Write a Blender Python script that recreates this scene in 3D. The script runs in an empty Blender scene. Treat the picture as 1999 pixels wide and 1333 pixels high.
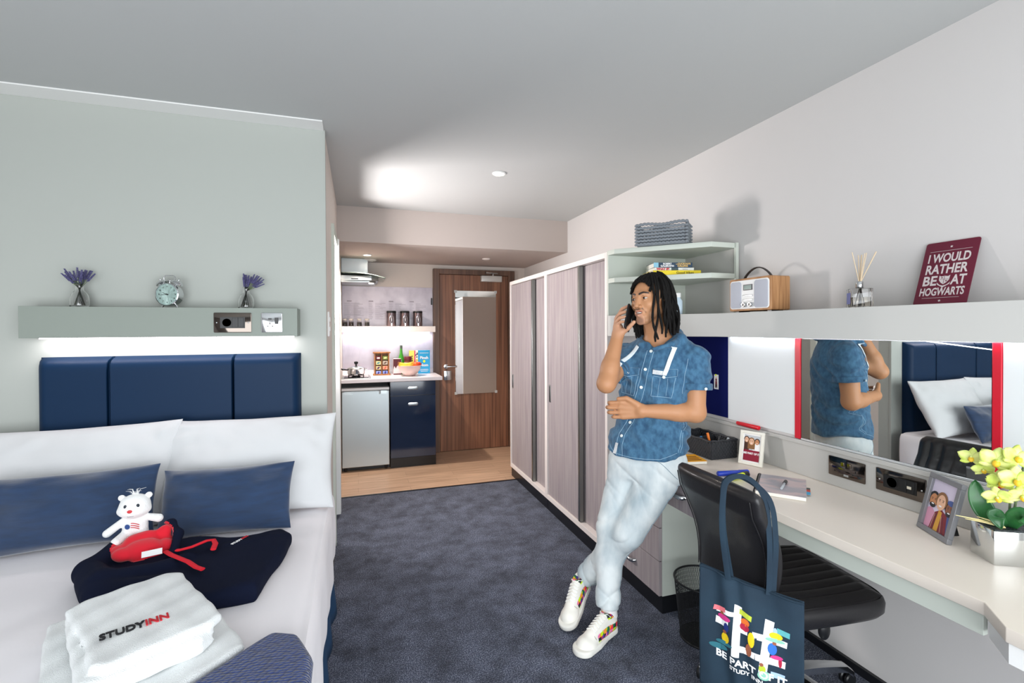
import bpy, math, random
import numpy as np
from mathutils import Vector, Matrix, noise
SC = bpy.context.scene
COL = SC.collection
PI = math.pi
random.seed(7)
RNG = np.random.RandomState(5)

# ---------------------------------------------------------------- materials
def lin(c):
    if isinstance(c, str):
        c = c.lstrip('#'); c = [int(c[i:i+2], 16)/255 for i in (0, 2, 4)]
        c = [(x/12.92 if x <= .04045 else ((x+.055)/1.055)**2.4) for x in c]
    return (c[0], c[1], c[2], 1)

def mat(name, col='#888888', rough=.5, metal=0, var=None, bump=None, coat=0, sheen=0, trans=0, ior=1.45,
        emit=None, spec=None, attr=None, sss=0):
    """var=(scale xyz, second colour, contrast lo, hi, detail)   bump=(scale xyz, strength, distance)"""
    m = bpy.data.materials.new(name); m.use_nodes = True
    N = m.node_tree.nodes; L = m.node_tree.links
    b = N['Principled BSDF']
    b.inputs['Base Color'].default_value = lin(col)
    b.inputs['Roughness'].default_value = rough
    b.inputs['Metallic'].default_value = metal
    b.inputs['Coat Weight'].default_value = coat
    b.inputs['Coat Roughness'].default_value = .08
    b.inputs['Sheen Weight'].default_value = sheen
    b.inputs['Transmission Weight'].default_value = trans
    b.inputs['IOR'].default_value = ior
    if sss:
        b.inputs['Subsurface Weight'].default_value = sss
        b.inputs['Subsurface Radius'].default_value = (.02, .008, .004)
        b.inputs['Subsurface Scale'].default_value = .5
    if spec is not None: b.inputs['Specular IOR Level'].default_value = spec
    if emit:
        b.inputs['Emission Color'].default_value = lin(emit[0]); b.inputs['Emission Strength'].default_value = emit[1]
    tc = N.new('ShaderNodeTexCoord')
    def nz(scale, detail=4):
        mp = N.new('ShaderNodeMapping'); L.new(tc.outputs['Object'], mp.inputs['Vector'])
        mp.inputs['Scale'].default_value = scale
        n = N.new('ShaderNodeTexNoise'); n.inputs['Scale'].default_value = 1; n.inputs['Detail'].default_value = detail
        L.new(mp.outputs[0], n.inputs['Vector']); return n
    src = None
    if attr:
        a = N.new('ShaderNodeAttribute'); a.attribute_name = attr; src = a.outputs['Color']
    if var:
        sc, c2, lo, hi = var[:4]
        n = nz(sc, var[4] if len(var) > 4 else 4)
        r = N.new('ShaderNodeMapRange'); r.inputs['From Min'].default_value = lo; r.inputs['From Max'].default_value = hi
        L.new(n.outputs['Fac'], r.inputs['Value'])
        mx = N.new('ShaderNodeMix'); mx.data_type = 'RGBA'
        L.new(r.outputs[0], mx.inputs['Factor'])
        if src: L.new(src, mx.inputs[6])
        else: mx.inputs[6].default_value = lin(col)
        mx.inputs[7].default_value = lin(c2)
        src = mx.outputs[2]
    if src: L.new(src, b.inputs['Base Color'])
    if bump:
        sc, st, di = bump
        n = nz(sc, 3)
        bp = N.new('ShaderNodeBump'); bp.inputs['Strength'].default_value = st; bp.inputs['Distance'].default_value = di
        L.new(n.outputs['Fac'], bp.inputs['Height']); L.new(bp.outputs[0], b.inputs['Normal'])
    return m

# ---------------------------------------------------------------- mesh builder
def frame(o, x, y):
    """matrix with local x along x, local y along y, z = x cross y"""
    x = Vector(x).normalized(); y = Vector(y); z = x.cross(y).normalized(); y = z.cross(x)
    m = Matrix((x, y, z)).transposed().to_4x4(); m.translation = Vector(o); return m

def rot(ax, deg, o=(0, 0, 0)):
    return Matrix.Translation(o) @ Matrix.Rotation(math.radians(deg), 4, ax) @ Matrix.Translation(-Vector(o))

class MB:
    def __init__(s): s.v = []; s.f = []; s.fm = []; s.mats = []; s.T = None; s.ci = 0
    def use(s, m):
        if m not in s.mats: s.mats.append(m)
        s.ci = s.mats.index(m); return s
    def add(s, vs, fs):
        o = len(s.v)
        if s.T is not None: vs = [tuple(s.T @ Vector(v)) for v in vs]
        s.v.extend([tuple(v) for v in vs]); s.f.extend([[i+o for i in f] for f in fs]); s.fm.extend([s.ci]*len(fs)); return s
    def box(s, x0, x1, y0, y1, z0, z1):
        vs = [(x, y, z) for z in (z0, z1) for y in (y0, y1) for x in (x0, x1)]
        return s.add(vs, [(0, 2, 3, 1), (4, 5, 7, 6), (0, 1, 5, 4), (2, 6, 7, 3), (0, 4, 6, 2), (1, 3, 7, 5)])
    def rbox(s, x0, x1, y0, y1, z0, z1, r, n=3, rz=None):
        """box with rounded vertical edges (in xy) and soft top/bottom"""
        rz = r*.5 if rz is None else rz
        def ring(k, z):
            rr = max(r-k, 1e-4); out = []
            for cx, cy, a in ((x1-r, y1-r, 0), (x0+r, y1-r, 90), (x0+r, y0+r, 180), (x1-r, y0+r, 270)):
                for i in range(n+1):
                    t = math.radians(a+90*i/n); out.append((cx+rr*math.cos(t), cy+rr*math.sin(t), z))
            return out
        rings = [ring(rz, z0)]
        for i in range(1, n+1):
            t = PI/2*i/n; rings.append(ring(rz*(1-math.sin(t)), z0+rz*(1-math.cos(t))))
        for i in range(0, n+1):
            t = PI/2*i/n; rings.append(ring(rz*(1-math.cos(t)), z1-rz*(1-math.sin(t))))
        return s.rings(rings, True, True)
    def rings(s, rings, cap0=False, cap1=False, close=True):
        n = len(rings[0]); vs = [p for r in rings for p in r]; fs = []
        for a in range(len(rings)-1):
            for i in range(n if close else n-1):
                j = (i+1) % n; fs.append((a*n+i, a*n+j, (a+1)*n+j, (a+1)*n+i))
        if cap0: fs.append(tuple(range(n))[::-1])
        if cap1: fs.append(tuple((len(rings)-1)*n+i for i in range(n)))
        return s.add(vs, fs)
    def prism(s, pts, z0, z1):
        n = len(pts); vs = [(x, y, z0) for x, y in pts]+[(x, y, z1) for x, y in pts]
        fs = [tuple(range(n))[::-1], tuple(range(n, 2*n))]+[(i, (i+1) % n, n+(i+1) % n, n+i) for i in range(n)]
        return s.add(vs, fs)
    def lathe(s, prof, n=24, c=(0, 0, 0)):
        rings = [[(c[0]+r*math.cos(2*PI*i/n), c[1]+r*math.sin(2*PI*i/n), c[2]+z) for i in range(n)] for r, z in prof]
        return s.rings(rings, prof[0][0] > 1e-4, prof[-1][0] > 1e-4)
    def tube(s, pts, rad, n=8, flat=1.0, up=None):
        pts = [Vector(p) for p in pts]; R = rad if hasattr(rad, '__len__') else [rad]*len(pts)
        rings = []; pn = Vector(up) if up else None
        for i, p in enumerate(pts):
            t = (pts[min(i+1, len(pts)-1)]-pts[max(i-1, 0)])
            t = t.normalized() if t.length > 1e-9 else Vector((0, 0, 1))
            if pn is None: pn = t.orthogonal().normalized()
            a = pn-t*pn.dot(t)
            a = a.normalized() if a.length > 1e-6 else t.orthogonal().normalized()
            pn = a; b = t.cross(a)
            rings.append([p+a*(R[i]*flat*math.cos(2*PI*k/n))+b*(R[i]*math.sin(2*PI*k/n)) for k in range(n)])
        return s.rings(rings, True, True)
    def ball(s, c, r, n=12, m=8):
        r = r if hasattr(r, '__len__') else (r, r, r)
        rings = []
        for j in range(m+1):
            t = PI*j/m; q = max(math.sin(t), 1e-3)
            rings.append([(c[0]+r[0]*q*math.cos(2*PI*i/n), c[1]+r[1]*q*math.sin(2*PI*i/n), c[2]-r[2]*math.cos(t)) for i in range(n)])
        return s.rings(rings, True, True)
    def grid(s, fn, nu, nv, closeu=False):
        vs = [fn(i/(nu if closeu else nu-1), j/(nv-1)) for j in range(nv) for i in range(nu)]; fs = []
        for j in range(nv-1):
            for i in range(nu if closeu else nu-1):
                k = (i+1) % nu; fs.append((j*nu+i, j*nu+k, (j+1)*nu+k, (j+1)*nu+i))
        return s.add(vs, fs)
    def poly(s, pts, z=0):
        return s.add([(p[0], p[1], z) for p in pts], [tuple(range(len(pts)))])
    def disc(s, c, r, z=0, n=20, ry=None, a=0):
        ry = ry or r; ca, sa = math.cos(a), math.sin(a); P = []
        for i in range(n):
            u, v = r*math.cos(2*PI*i/n), ry*math.sin(2*PI*i/n); P.append((c[0]+u*ca-v*sa, c[1]+u*sa+v*ca))
        return s.poly(P, z)
    def text(s, body, M, size, ext=.0005, bold=0, align='CENTER', sx=1, space=1):
        cu = bpy.data.curves.new('t', 'FONT'); cu.body = body; cu.size = size; cu.extrude = ext; cu.offset = bold
        cu.align_x = align; cu.align_y = 'CENTER'; cu.space_character = space; cu.resolution_u = 3
        o = bpy.data.objects.new('t', cu); COL.objects.link(o)
        dg = bpy.context.evaluated_depsgraph_get(); me = bpy.data.meshes.new_from_object(o.evaluated_get(dg))
        vs = [M @ Vector((v.co.x*sx, v.co.y, v.co.z)) for v in me.vertices]; fs = [tuple(p.vertices) for p in me.polygons]
        bpy.data.objects.remove(o); bpy.data.curves.remove(cu); bpy.data.meshes.remove(me)
        return s.add(vs, fs)
    def build(s, name, m=None, parent=None, smooth=None, bev=0, sub=0, label=None, seg=2, thick=0, fix=True):
        me = bpy.data.meshes.new(name); me.from_pydata(s.v, [], s.f)
        for x in (s.mats or [m]): me.materials.append(x)
        if s.mats: me.polygons.foreach_set('material_index', s.fm)
        if fix:
            import bmesh
            b = bmesh.new(); b.from_mesh(me); bmesh.ops.recalc_face_normals(b, faces=b.faces); b.to_mesh(me); b.free()
        if smooth is not None:
            me.shade_smooth(); me.set_sharp_from_angle(angle=math.radians(smooth))
        me.update()
        o = bpy.data.objects.new(name, me); COL.objects.link(o)
        if parent: o.parent = parent
        if label: o['label'] = label
        if thick:
            k = o.modifiers.new('s', 'SOLIDIFY'); k.thickness = thick; k.offset = 0
        if bev:
            k = o.modifiers.new('b', 'BEVEL'); k.width = bev; k.segments = seg; k.limit_method = 'ANGLE'; k.angle_limit = math.radians(40); k.harden_normals = False
            if smooth is None: me.shade_smooth(); me.set_sharp_from_angle(angle=math.radians(50))
        if sub:
            k = o.modifiers.new('u', 'SUBSURF'); k.levels = k.render_levels = sub
        return o

def tag(o, label, cat, group=None):
    o['label'] = label; o['category'] = cat
    if group: o['group'] = group
    return o
def thing(name, label, cat, loc=(0, 0, 0), rz=0, group=None):
    o = bpy.data.objects.new(name, None); COL.objects.link(o); o.location = loc; o.rotation_euler = (0, 0, math.radians(rz))
    o.empty_display_size = .1
    return tag(o, label, cat, group)
def struct(o): o['kind'] = 'structure'; return o
def dup(root, loc=None, rz=None, label=None):
    r = root.copy(); COL.objects.link(r)
    if loc is not None: r.location = loc
    if rz is not None: r.rotation_euler = (0, 0, math.radians(rz))
    if label: r['label'] = label
    for ch in list(root.children):
        c = ch.copy(); COL.objects.link(c); c.parent = r
        for g in list(ch.children):
            d = g.copy(); COL.objects.link(d); d.parent = c
    return r

# ---------------------------------------------------------------- soft shapes from distance fields
def d_ell(P, c, r, R=None):
    q = P-np.array(c, np.float32)
    if R is not None: q = q@R
    r = np.array(r, np.float32)
    k0 = np.sqrt(((q/r)**2).sum(1)); k1 = np.sqrt(((q/r**2)**2).sum(1))+1e-9
    return k0*(k0-1)/k1
def d_cap(P, a, b, ra, rb=None, sq=None):
    """tapered capsule; sq=(axis vector, factor) squashes the section along that axis"""
    rb = ra if rb is None else rb
    a = np.array(a, np.float32); b = np.array(b, np.float32); ab = b-a
    t = np.clip(((P-a)@ab)/max(ab@ab, 1e-9), 0, 1)[:, None]
    q = P-a-ab*t
    if sq is not None:
        n = np.array(sq[0], np.float32); n /= np.linalg.norm(n); q = q+np.outer(q@n, n)*(sq[1]-1)
    return np.sqrt((q*q).sum(1))-(ra+(rb-ra)*t[:, 0])
def smin(a, b, k):
    h = np.clip(.5+.5*(b-a)/k, 0, 1); return b+(a-b)*h-k*h*(1-h)
def smax(a, b, k): return -smin(-a, -b, k)
def ortho(x, y):
    x = np.array(x, float); x /= np.linalg.norm(x); y = np.array(y, float); y -= x*(x@y); y /= np.linalg.norm(y)
    return np.stack([x, y, np.cross(x, y)], 1).astype(np.float32)

def nets(f, lo, hi, h):
    lo = np.array(lo, np.float32); hi = np.array(hi, np.float32); B = 8
    nb = np.ceil((hi-lo)/(h*B)).astype(int)+1; n = nb*B
    bi = np.stack(np.meshgrid(*[np.arange(k) for k in nb], indexing='ij'), -1).reshape(-1, 3)
    cen = lo+(bi*B+3.5).astype(np.float32)*h
    d0 = f(cen); near = np.abs(d0) < B*h*1.25
    V = np.repeat(np.repeat(np.repeat(d0.reshape(nb), B, 0), B, 1), B, 2).astype(np.float32)
    g = np.stack(np.meshgrid(*[np.arange(B)]*3, indexing='ij'), -1).reshape(-1, 3)
    idx = bi[near]
    for s in range(0, len(idx), 256):
        c = idx[s:s+256]; pi = (c[:, None, :]*B+g[None]).reshape(-1, 3)
        V[pi[:, 0], pi[:, 1], pi[:, 2]] = f(lo+pi.astype(np.float32)*h)
    ins = V < 0
    cnt = np.zeros(np.array(n)-1, np.int8)
    for a in (0, 1):
        for b in (0, 1):
            for c in (0, 1): cnt += ins[a:n[0]-1+a, b:n[1]-1+b, c:n[2]-1+c]
    act = np.argwhere((cnt > 0) & (cnt < 8))
    cid = -np.ones(np.array(n)-1, np.int32); cid[act[:, 0], act[:, 1], act[:, 2]] = np.arange(len(act))
    acc = np.zeros((len(act), 3)); num = np.zeros(len(act))
    cs = [(a, b, c) for a in (0, 1) for b in (0, 1) for c in (0, 1)]
    for i, p in enumerate(cs):
        for q in cs[i+1:]:
            if sum(abs(p[k]-q[k]) for k in range(3)) != 1: continue
            va = V[act[:, 0]+p[0], act[:, 1]+p[1], act[:, 2]+p[2]]; vb = V[act[:, 0]+q[0], act[:, 1]+q[1], act[:, 2]+q[2]]
            m = (va < 0) != (vb < 0); t = np.where(m, va/np.where(m, va-vb, 1), 0)
            pt = np.array(p)+np.outer(t, np.array(q)-np.array(p)); acc += pt*m[:, None]; num += m
    verts = lo+(act+acc/num[:, None])*h
    quads = []
    for ax in range(3):
        s1 = [slice(None)]*3; s2 = [slice(None)]*3; s1[ax] = slice(0, -1); s2[ax] = slice(1, None)
        a = ins[tuple(s1)]; b = ins[tuple(s2)]
        e = np.argwhere(a != b); u, w = (ax+1) % 3, (ax+2) % 3
        ok = (e[:, u] > 0) & (e[:, w] > 0) & (e[:, u] < n[u]-1) & (e[:, w] < n[w]-1); e = e[ok]
        fl = a[tuple(e.T)]
        def C(du, dw):
            k = e.copy(); k[:, u] -= du; k[:, w] -= dw; return cid[tuple(k.T)]
        q = np.stack([C(1, 1), C(0, 1), C(0, 0), C(1, 0)], 1)
        q[~fl] = q[~fl][:, ::-1]; quads.append(q)
    return verts, np.concatenate(quads)

def soft(name, f, lo, hi, h, m, parent=None, smooth_it=2, colf=None, label=None, matf=None):
    """mesh of a distance field; colf(V)->rgb gives the colours the thing has; matf(V)->index"""
    V, Q = nets(f, lo, hi, h)
    for _ in range(smooth_it):
        A = np.zeros_like(V); K = np.zeros(len(V))
        for i in range(4):
            np.add.at(A, Q[:, i], V[Q[:, (i+1) % 4]]); np.add.at(K, Q[:, i], 1)
            np.add.at(A, Q[:, i], V[Q[:, (i-1) % 4]]); np.add.at(K, Q[:, i], 1)
        V = V*.5+.5*A/np.maximum(K, 1)[:, None]
    me = bpy.data.meshes.new(name)
    me.vertices.add(len(V)); me.vertices.foreach_set('co', V.astype(np.float32).ravel())
    me.loops.add(len(Q)*4); me.loops.foreach_set('vertex_index', Q.astype(np.int32).ravel())
    me.polygons.add(len(Q)); me.polygons.foreach_set('loop_start', np.arange(0, len(Q)*4, 4, dtype=np.int32))
    for x in (m if isinstance(m, (list, tuple)) else [m]): me.materials.append(x)
    me.update(calc_edges=True); me.validate()
    if matf is not None: me.polygons.foreach_set('material_index', matf(V[Q].mean(1)).astype(np.int32))
    if colf is not None:
        ca = me.color_attributes.new('tint', 'FLOAT_COLOR', 'POINT')
        ca.data.foreach_set('color', np.concatenate([colf(V), np.ones((len(V), 1))], 1).astype(np.float32).ravel())
    me.shade_smooth()
    o = bpy.data.objects.new(name, me); COL.objects.link(o)
    if parent: o.parent = parent
    if label: o['label'] = label
    return o
# ---------------------------------------------------------------- palette
m_ceil = mat('ceiling_paint', '#bbbdbc', .9)
m_wall = mat('wall_paint', '#cfccca', .85)
m_sagewall = mat('pale_sage_paint', '#b1b5af', .85)
m_corr = mat('corridor_paint', '#dcd3cb', .85); m_corr_shaded = mat('corridor_paint_shaded', '#b8ada7', .85)  # soffit gets a copy of the corridor paint, darkened to offset the lamps
m_sage = mat('sage_laminate', '#c6ccc2', .55); m_sage_shaded = mat('sage_laminate_shaded', '#8b938b', .55)  # bed shelf gets a copy of the sage laminate with shade in its colour
m_greyl = mat('light_grey_laminate', '#b9b8b4', .5)
m_white = mat('white_satin', '#eeeeec', .4)
m_offw = mat('off_white_frame', '#e6ded9', .45)
m_black = mat('black_plinth', '#15161a', .35)
m_blackp = mat('black_plastic', '#17181a', .35)
m_chrome = mat('chrome', '#d8dadc', .12, 1)
m_steel = mat('brushed_steel', '#aeb4b5', .32, 1, bump=((3, 3, 200), .15, .001))
m_nickel = mat('black_nickel', '#6a625c', .08, 1)
m_alu = mat('aluminium', '#8f9390', .35, 1)
m_red = mat('red_trim', '#c4152b', .35)
m_navyb = mat('navy_felt', '#0a1350', .95, spec=.15, bump=((900, 900, 900), .2, .0005))
m_wb = mat('whiteboard', '#dde1e2', .15)
m_mirror = mat('mirror_glass', '#f1f4f2', .01, 1)
m_desk = mat('desk_laminate', '#e2d8cc', .35)
m_greywood = mat('grey_washed_wood', '#a69d9d', .5, var=((60, 60, 2.2), '#90868a', .36, .68, 7), bump=((60, 60, 3), .12, .001))
m_walnut = mat('walnut_veneer', '#9c6d53', .38, var=((38, 38, .9), '#694737', .36, .66, 7))
m_walfr = mat('walnut_frame', '#765a4a', .4, var=((40, 40, .9), '#59443a', .36, .66, 5))

def carpet_mat():
    m = mat('blue_grey_carpet', '#39425a', .95, var=((190, 190, 60), '#a2a9ba', .46, .66, 6), bump=((300, 300, 120), .9, .006), sheen=.1)
    N = m.node_tree.nodes; L = m.node_tree.links; b = N['Principled BSDF']
    src = b.inputs['Base Color'].links[0].from_socket
    tc = [x for x in N if x.type == 'TEX_COORD'][0]
    n = N.new('ShaderNodeTexNoise'); n.inputs['Scale'].default_value = 7; n.inputs['Detail'].default_value = 6; n.inputs['Roughness'].default_value = .7
    L.new(tc.outputs['Object'], n.inputs['Vector'])
    r = N.new('ShaderNodeMapRange'); r.inputs['From Min'].default_value = .35; r.inputs['From Max'].default_value = .68
    L.new(n.outputs['Fac'], r.inputs['Value'])
    mx = N.new('ShaderNodeMix'); mx.data_type = 'RGBA'; mx.blend_type = 'MULTIPLY'
    L.new(r.outputs[0], mx.inputs['Factor']); L.new(src, mx.inputs[6]); mx.inputs[7].default_value = lin('#84868d')
    L.new(mx.outputs[2], b.inputs['Base Color']); return m
m_carpet = carpet_mat()

def plank_mat():
    m = mat('wood_plank_floor', '#c3a287', .42)
    N = m.node_tree.nodes; L = m.node_tree.links; b = N['Principled BSDF']
    tc = N.new('ShaderNodeTexCoord')
    br = N.new('ShaderNodeTexBrick'); br.inputs['Scale'].default_value = 1
    br.inputs['Brick Width'].default_value = .9; br.inputs['Row Height'].default_value = .12; br.inputs['Mortar Size'].default_value = .0012
    br.inputs['Color1'].default_value = lin('#d6b598'); br.inputs['Color2'].default_value = lin('#c6a58a'); br.inputs['Mortar'].default_value = lin('#8f745f')
    L.new(tc.outputs['Object'], br.inputs['Vector'])
    mp = N.new('ShaderNodeMapping'); mp.inputs['Scale'].default_value = (2.2, 46, 1); L.new(tc.outputs['Object'], mp.inputs['Vector'])
    n = N.new('ShaderNodeTexNoise'); n.inputs['Scale'].default_value = 1; n.inputs['Detail'].default_value = 6; L.new(mp.outputs[0], n.inputs['Vector'])
    r = N.new('ShaderNodeMapRange'); r.inputs['From Min'].default_value = .4; r.inputs['From Max'].default_value = .7; L.new(n.outputs['Fac'], r.inputs['Value'])
    mx = N.new('ShaderNodeMix'); mx.data_type = 'RGBA'; L.new(r.outputs[0], mx.inputs['Factor'])
    L.new(br.outputs['Color'], mx.inputs[6]); mx.inputs[7].default_value = lin('#a98a70'); L.new(mx.outputs[2], b.inputs['Base Color']); return m
m_plank = plank_mat()

def splash_mat():
    return mat('splashback_stone_print', '#e3deea', .22, var=((5, 5, 4), '#c2bccb', .42, .72, 8))
m_splash = splash_mat()

XR, ZC, YB, XC, YS, ZS, YD = 1.98, 2.4946, 2.7264, -.16, 4.338, 2.19, 5.62
YW = -.95; XL = -2.5

# ---------------------------------------------------------------- shell
struct(MB().box(XL, XR, YW, YS-.01, -.06, 0).build('floor', m_carpet))
struct(MB().box(XL-.1, XR, YS-.01, YD, -.06, -.001).build('floor_kitchen', m_plank))
struct(MB().box(XC, 1.44, YS-.02, YS, -.002, .004).build('trim_1', m_black))
struct(MB().box(XL-.1, XR+.1, YW-.1, YS, ZC, ZC+.1).build('ceiling', m_ceil))
b = MB(); b.box(XC-.1, XR, YS, YD, ZS, ZC+.1); struct(b.build('ceiling_kitchen', m_corr_shaded))
struct(MB().box(XL, XC-.001, YB-.125, YB, ZC-.007, ZC).build('ceiling_band', m_white, bev=.002))  # thin white band on the ceiling along the bed wall
struct(MB().box(XR, XR+.1, YW, YD+.1, 0, ZC).build('wall_right', m_wall))
struct(MB().box(XL, XC, YB, YB+.1, 0, ZC).build('wall_headboard', m_sagewall))
b = MB(); BY0, BY1 = 3.44, 4.0
b.box(XC-.1, XC, YB+.1, BY0, 0, ZC).box(XC-.1, XC, BY1, YD, 0, ZC).box(XC-.1, XC, BY0, BY1, 2.08, ZC)
struct(b.build('wall_corridor', m_corr))
struct(MB().box(XC-.1, XR+.1, YD, YD+.1, 0, ZC).build('wall_kitchen', m_corr))
struct(MB().box(XL-.1, XL, YW, YD, 0, ZC).build('wall_left', m_wall))
# wall with the big window, behind the camera
b = MB(); WX0, WX1, WZ0, WZ1 = -1.7, 1.88, .06, 2.1
b.box(XL, WX0, YW-.12, YW, 0, ZC).box(WX1, XR+.1, YW-.12, YW, 0, ZC).box(WX0, WX1, YW-.12, YW, 0, WZ0).box(WX0, WX1, YW-.12, YW, WZ1, ZC)
struct(b.build('wall_window', m_wall))
b = MB()
for x in (WX0, .62, WX1-.05): b.box(x, x+.05, YW-.1, YW-.04, WZ0, WZ1)
b.box(WX0, WX1, YW-.1, YW-.04, WZ0, WZ0+.05).box(WX0, WX1, YW-.1, YW-.04, WZ1-.05, WZ1)
struct(b.build('window_1', m_white))
# bathroom behind the corridor wall
b = MB(); b.box(-1.9, -1.8, YB+.1, 4.7, 0, ZC).box(-1.9, XC-.1, 4.7, 4.8, 0, ZC)
struct(b.build('wall_bathroom', m_white))
# bathroom door frame
fr = MB(); fr.box(XC-.1, XC+.018, BY0-.06, BY0, 0, 2.14).box(XC-.1, XC+.018, BY0, BY1, 2.08, 2.14)
struct(fr.build('trim_3', m_sage, bev=.002))
struct(MB().box(XC-.1, XC+.03, BY1-.05, BY1+.02, 0, 2.14).build('trim_4', m_white, bev=.003))
# skirting
sk = MB(); sk.box(XC, XC+.014, YB-.002, BY0-.06, 0, .08); struct(sk.build('baseboard_corridor', mat('brown_skirting', '#4b3c35', .5)))
sk = MB(); sk.box(XR-.016, XR, .2, 2.04, 0, .035); struct(sk.build('baseboard_right', m_black))
# metal corner of the bed wall
struct(MB().box(XC, XC+.004, YB-.002, YB+.012, 0, ZC).build('trim_5', m_sagewall))

# ---------------------------------------------------------------- entrance door
b = MB(); b.box(.84, .91, YD-.06, YD, 0, 2.14).box(1.75, 1.83, YD-.06, YD, 0, 2.14).box(.91, 1.75, YD-.06, YD, 2.08, 2.14)
dfr = struct(b.build('door_1', m_walfr, bev=.003))
leaf = MB().box(.914, 1.746, YD-.045, YD-.002, .005, 2.076).build('door_leaf', m_walnut, dfr, bev=.002)
b = MB(); b.lathe([(.0, 0), (.024, 0), (.024, .008), (.012, .01), (.012, .045)], 20); b.T = None
b2 = MB(); b2.T = Matrix.Translation((.985, YD-.045, 1.0)) @ Matrix.Rotation(PI/2, 4, 'X')
b2.lathe([(.0, 0), (.026, 0), (.026, .008), (.011, .01), (.011, .05), (0, .05)], 20)
b2.tube([(0, 0, .045), (.03, 0, .05), (.12, 0, .05)], .011, 10)
b2.build('door_handle', m_chrome, dfr, smooth=40)
b = MB(); b.rbox(.955, 1.045, YD-.062, YD-.045, .84, .95, .006); b.use(m_chrome)
b.build('key_card_lock', m_chrome, dfr, smooth=40)
b = MB(); b.rbox(1.40, 1.655, YD-.11, YD-.045, 2.0, 2.07, .006); b.build('door_closer', mat('closer_silver', '#cfcdc9', .35, .3), dfr, smooth=40)
b = MB(); b.tube([(1.55, YD-.08, 2.07), (1.55, YD-.08, 2.095)], .012, 10); b.tube([(1.55, YD-.08, 2.095), (1.44, YD-.16, 2.10), (1.62, YD-.05, 2.105)], .008, 8)
b.build('closer_arm', m_chrome, dfr, smooth=40)
# mirror on the door
dm = thing('door_mirror', 'tall frameless rounded mirror fixed to the brown entrance door', 'mirror', (1.345, YD-.047, 1.28))
b = MB(); b.rbox(-.25, .25, -.61, .61, 0, .006, .02, 4, .001); b.v = [(x, -z, y) for x, y, z in b.v]; b.build('mirror_pane', m_mirror, dm)
for sx in (-.245, .245):
    for sz in (-.60, .60):
        MB().box(sx-.016, sx+.016, -.010, 0, sz-.016, sz+.016).build('corner_clip', mat('clip', '#cfd2d2', .3), dm, bev=.003)

# ---------------------------------------------------------------- ceiling fittings
def downlight(x, y, z, label, power):
    t = thing('downlight', label, 'ceiling light', (x, y, z), 0, 'recessed ceiling downlights')
    MB().lathe([(.033, 0), (.045, 0), (.047, -.004), (.044, -.008), (.036, -.009), (.033, -.003)], 32).build('trim_ring', m_white, t, smooth=40)
    MB().lathe([(0, -.003), (.033, -.003)], 24).build('lamp_glass', mat('lamp_glow', '#ffffff', .5, emit=('#fff2e4', 14)), t)
    l = bpy.data.lights.new('downlight_lamp', 'SPOT'); l.energy = power; l.spot_size = math.radians(130); l.spot_blend = .9; l.color = (1, .88, .78); l.shadow_soft_size = .03
    lo = bpy.data.objects.new('downlight_lamp', l); COL.objects.link(lo); lo.location = (x, y, z-.02)
downlight(.921, 3.128, ZC, 'recessed round downlight in the main ceiling above the wardrobes', 12)
downlight(.10, 5.04, ZS, 'recessed round downlight in the lowered ceiling in front of the cooker hood', 100)
t = thing('ceiling_vent', 'round white air vent in the lowered kitchen ceiling above the cooker hood', 'vent', (.124, 5.40, ZS))
MB().lathe([(.05, 0), (.075, 0), (.077, -.008), (.06, -.016), (.05, -.01)], 32).build('vent_ring', m_offw, t, smooth=40)
MB().lathe([(0, -.022), (.035, -.022), (.043, -.014), (0, -.006)], 32).build('vent_disc', m_offw, t, smooth=40)
tag(MB().lathe([(0, -.012), (.03, -.012), (.042, -.006), (.044, 0), (0, 0)], 28, (1.32, 4.98, ZS)).build('smoke_alarm', m_offw, smooth=50), 'small round white smoke sensor on the lowered ceiling near the entrance door', 'smoke alarm')
# wall switch beside the bathroom door
t = thing('light_switch', 'white switch plate on the narrow side wall beside the bed', 'light switch', (XC, 2.93, 1.47))
MB().box(0, .009, -.043, .043, -.07, .07).build('plate', m_white, t, bev=.002)
for z in (-.028, .028): MB().box(.009, .013, -.014, .014, z-.012, z+.012).build('rocker', m_white, t, bev=.001)

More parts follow.
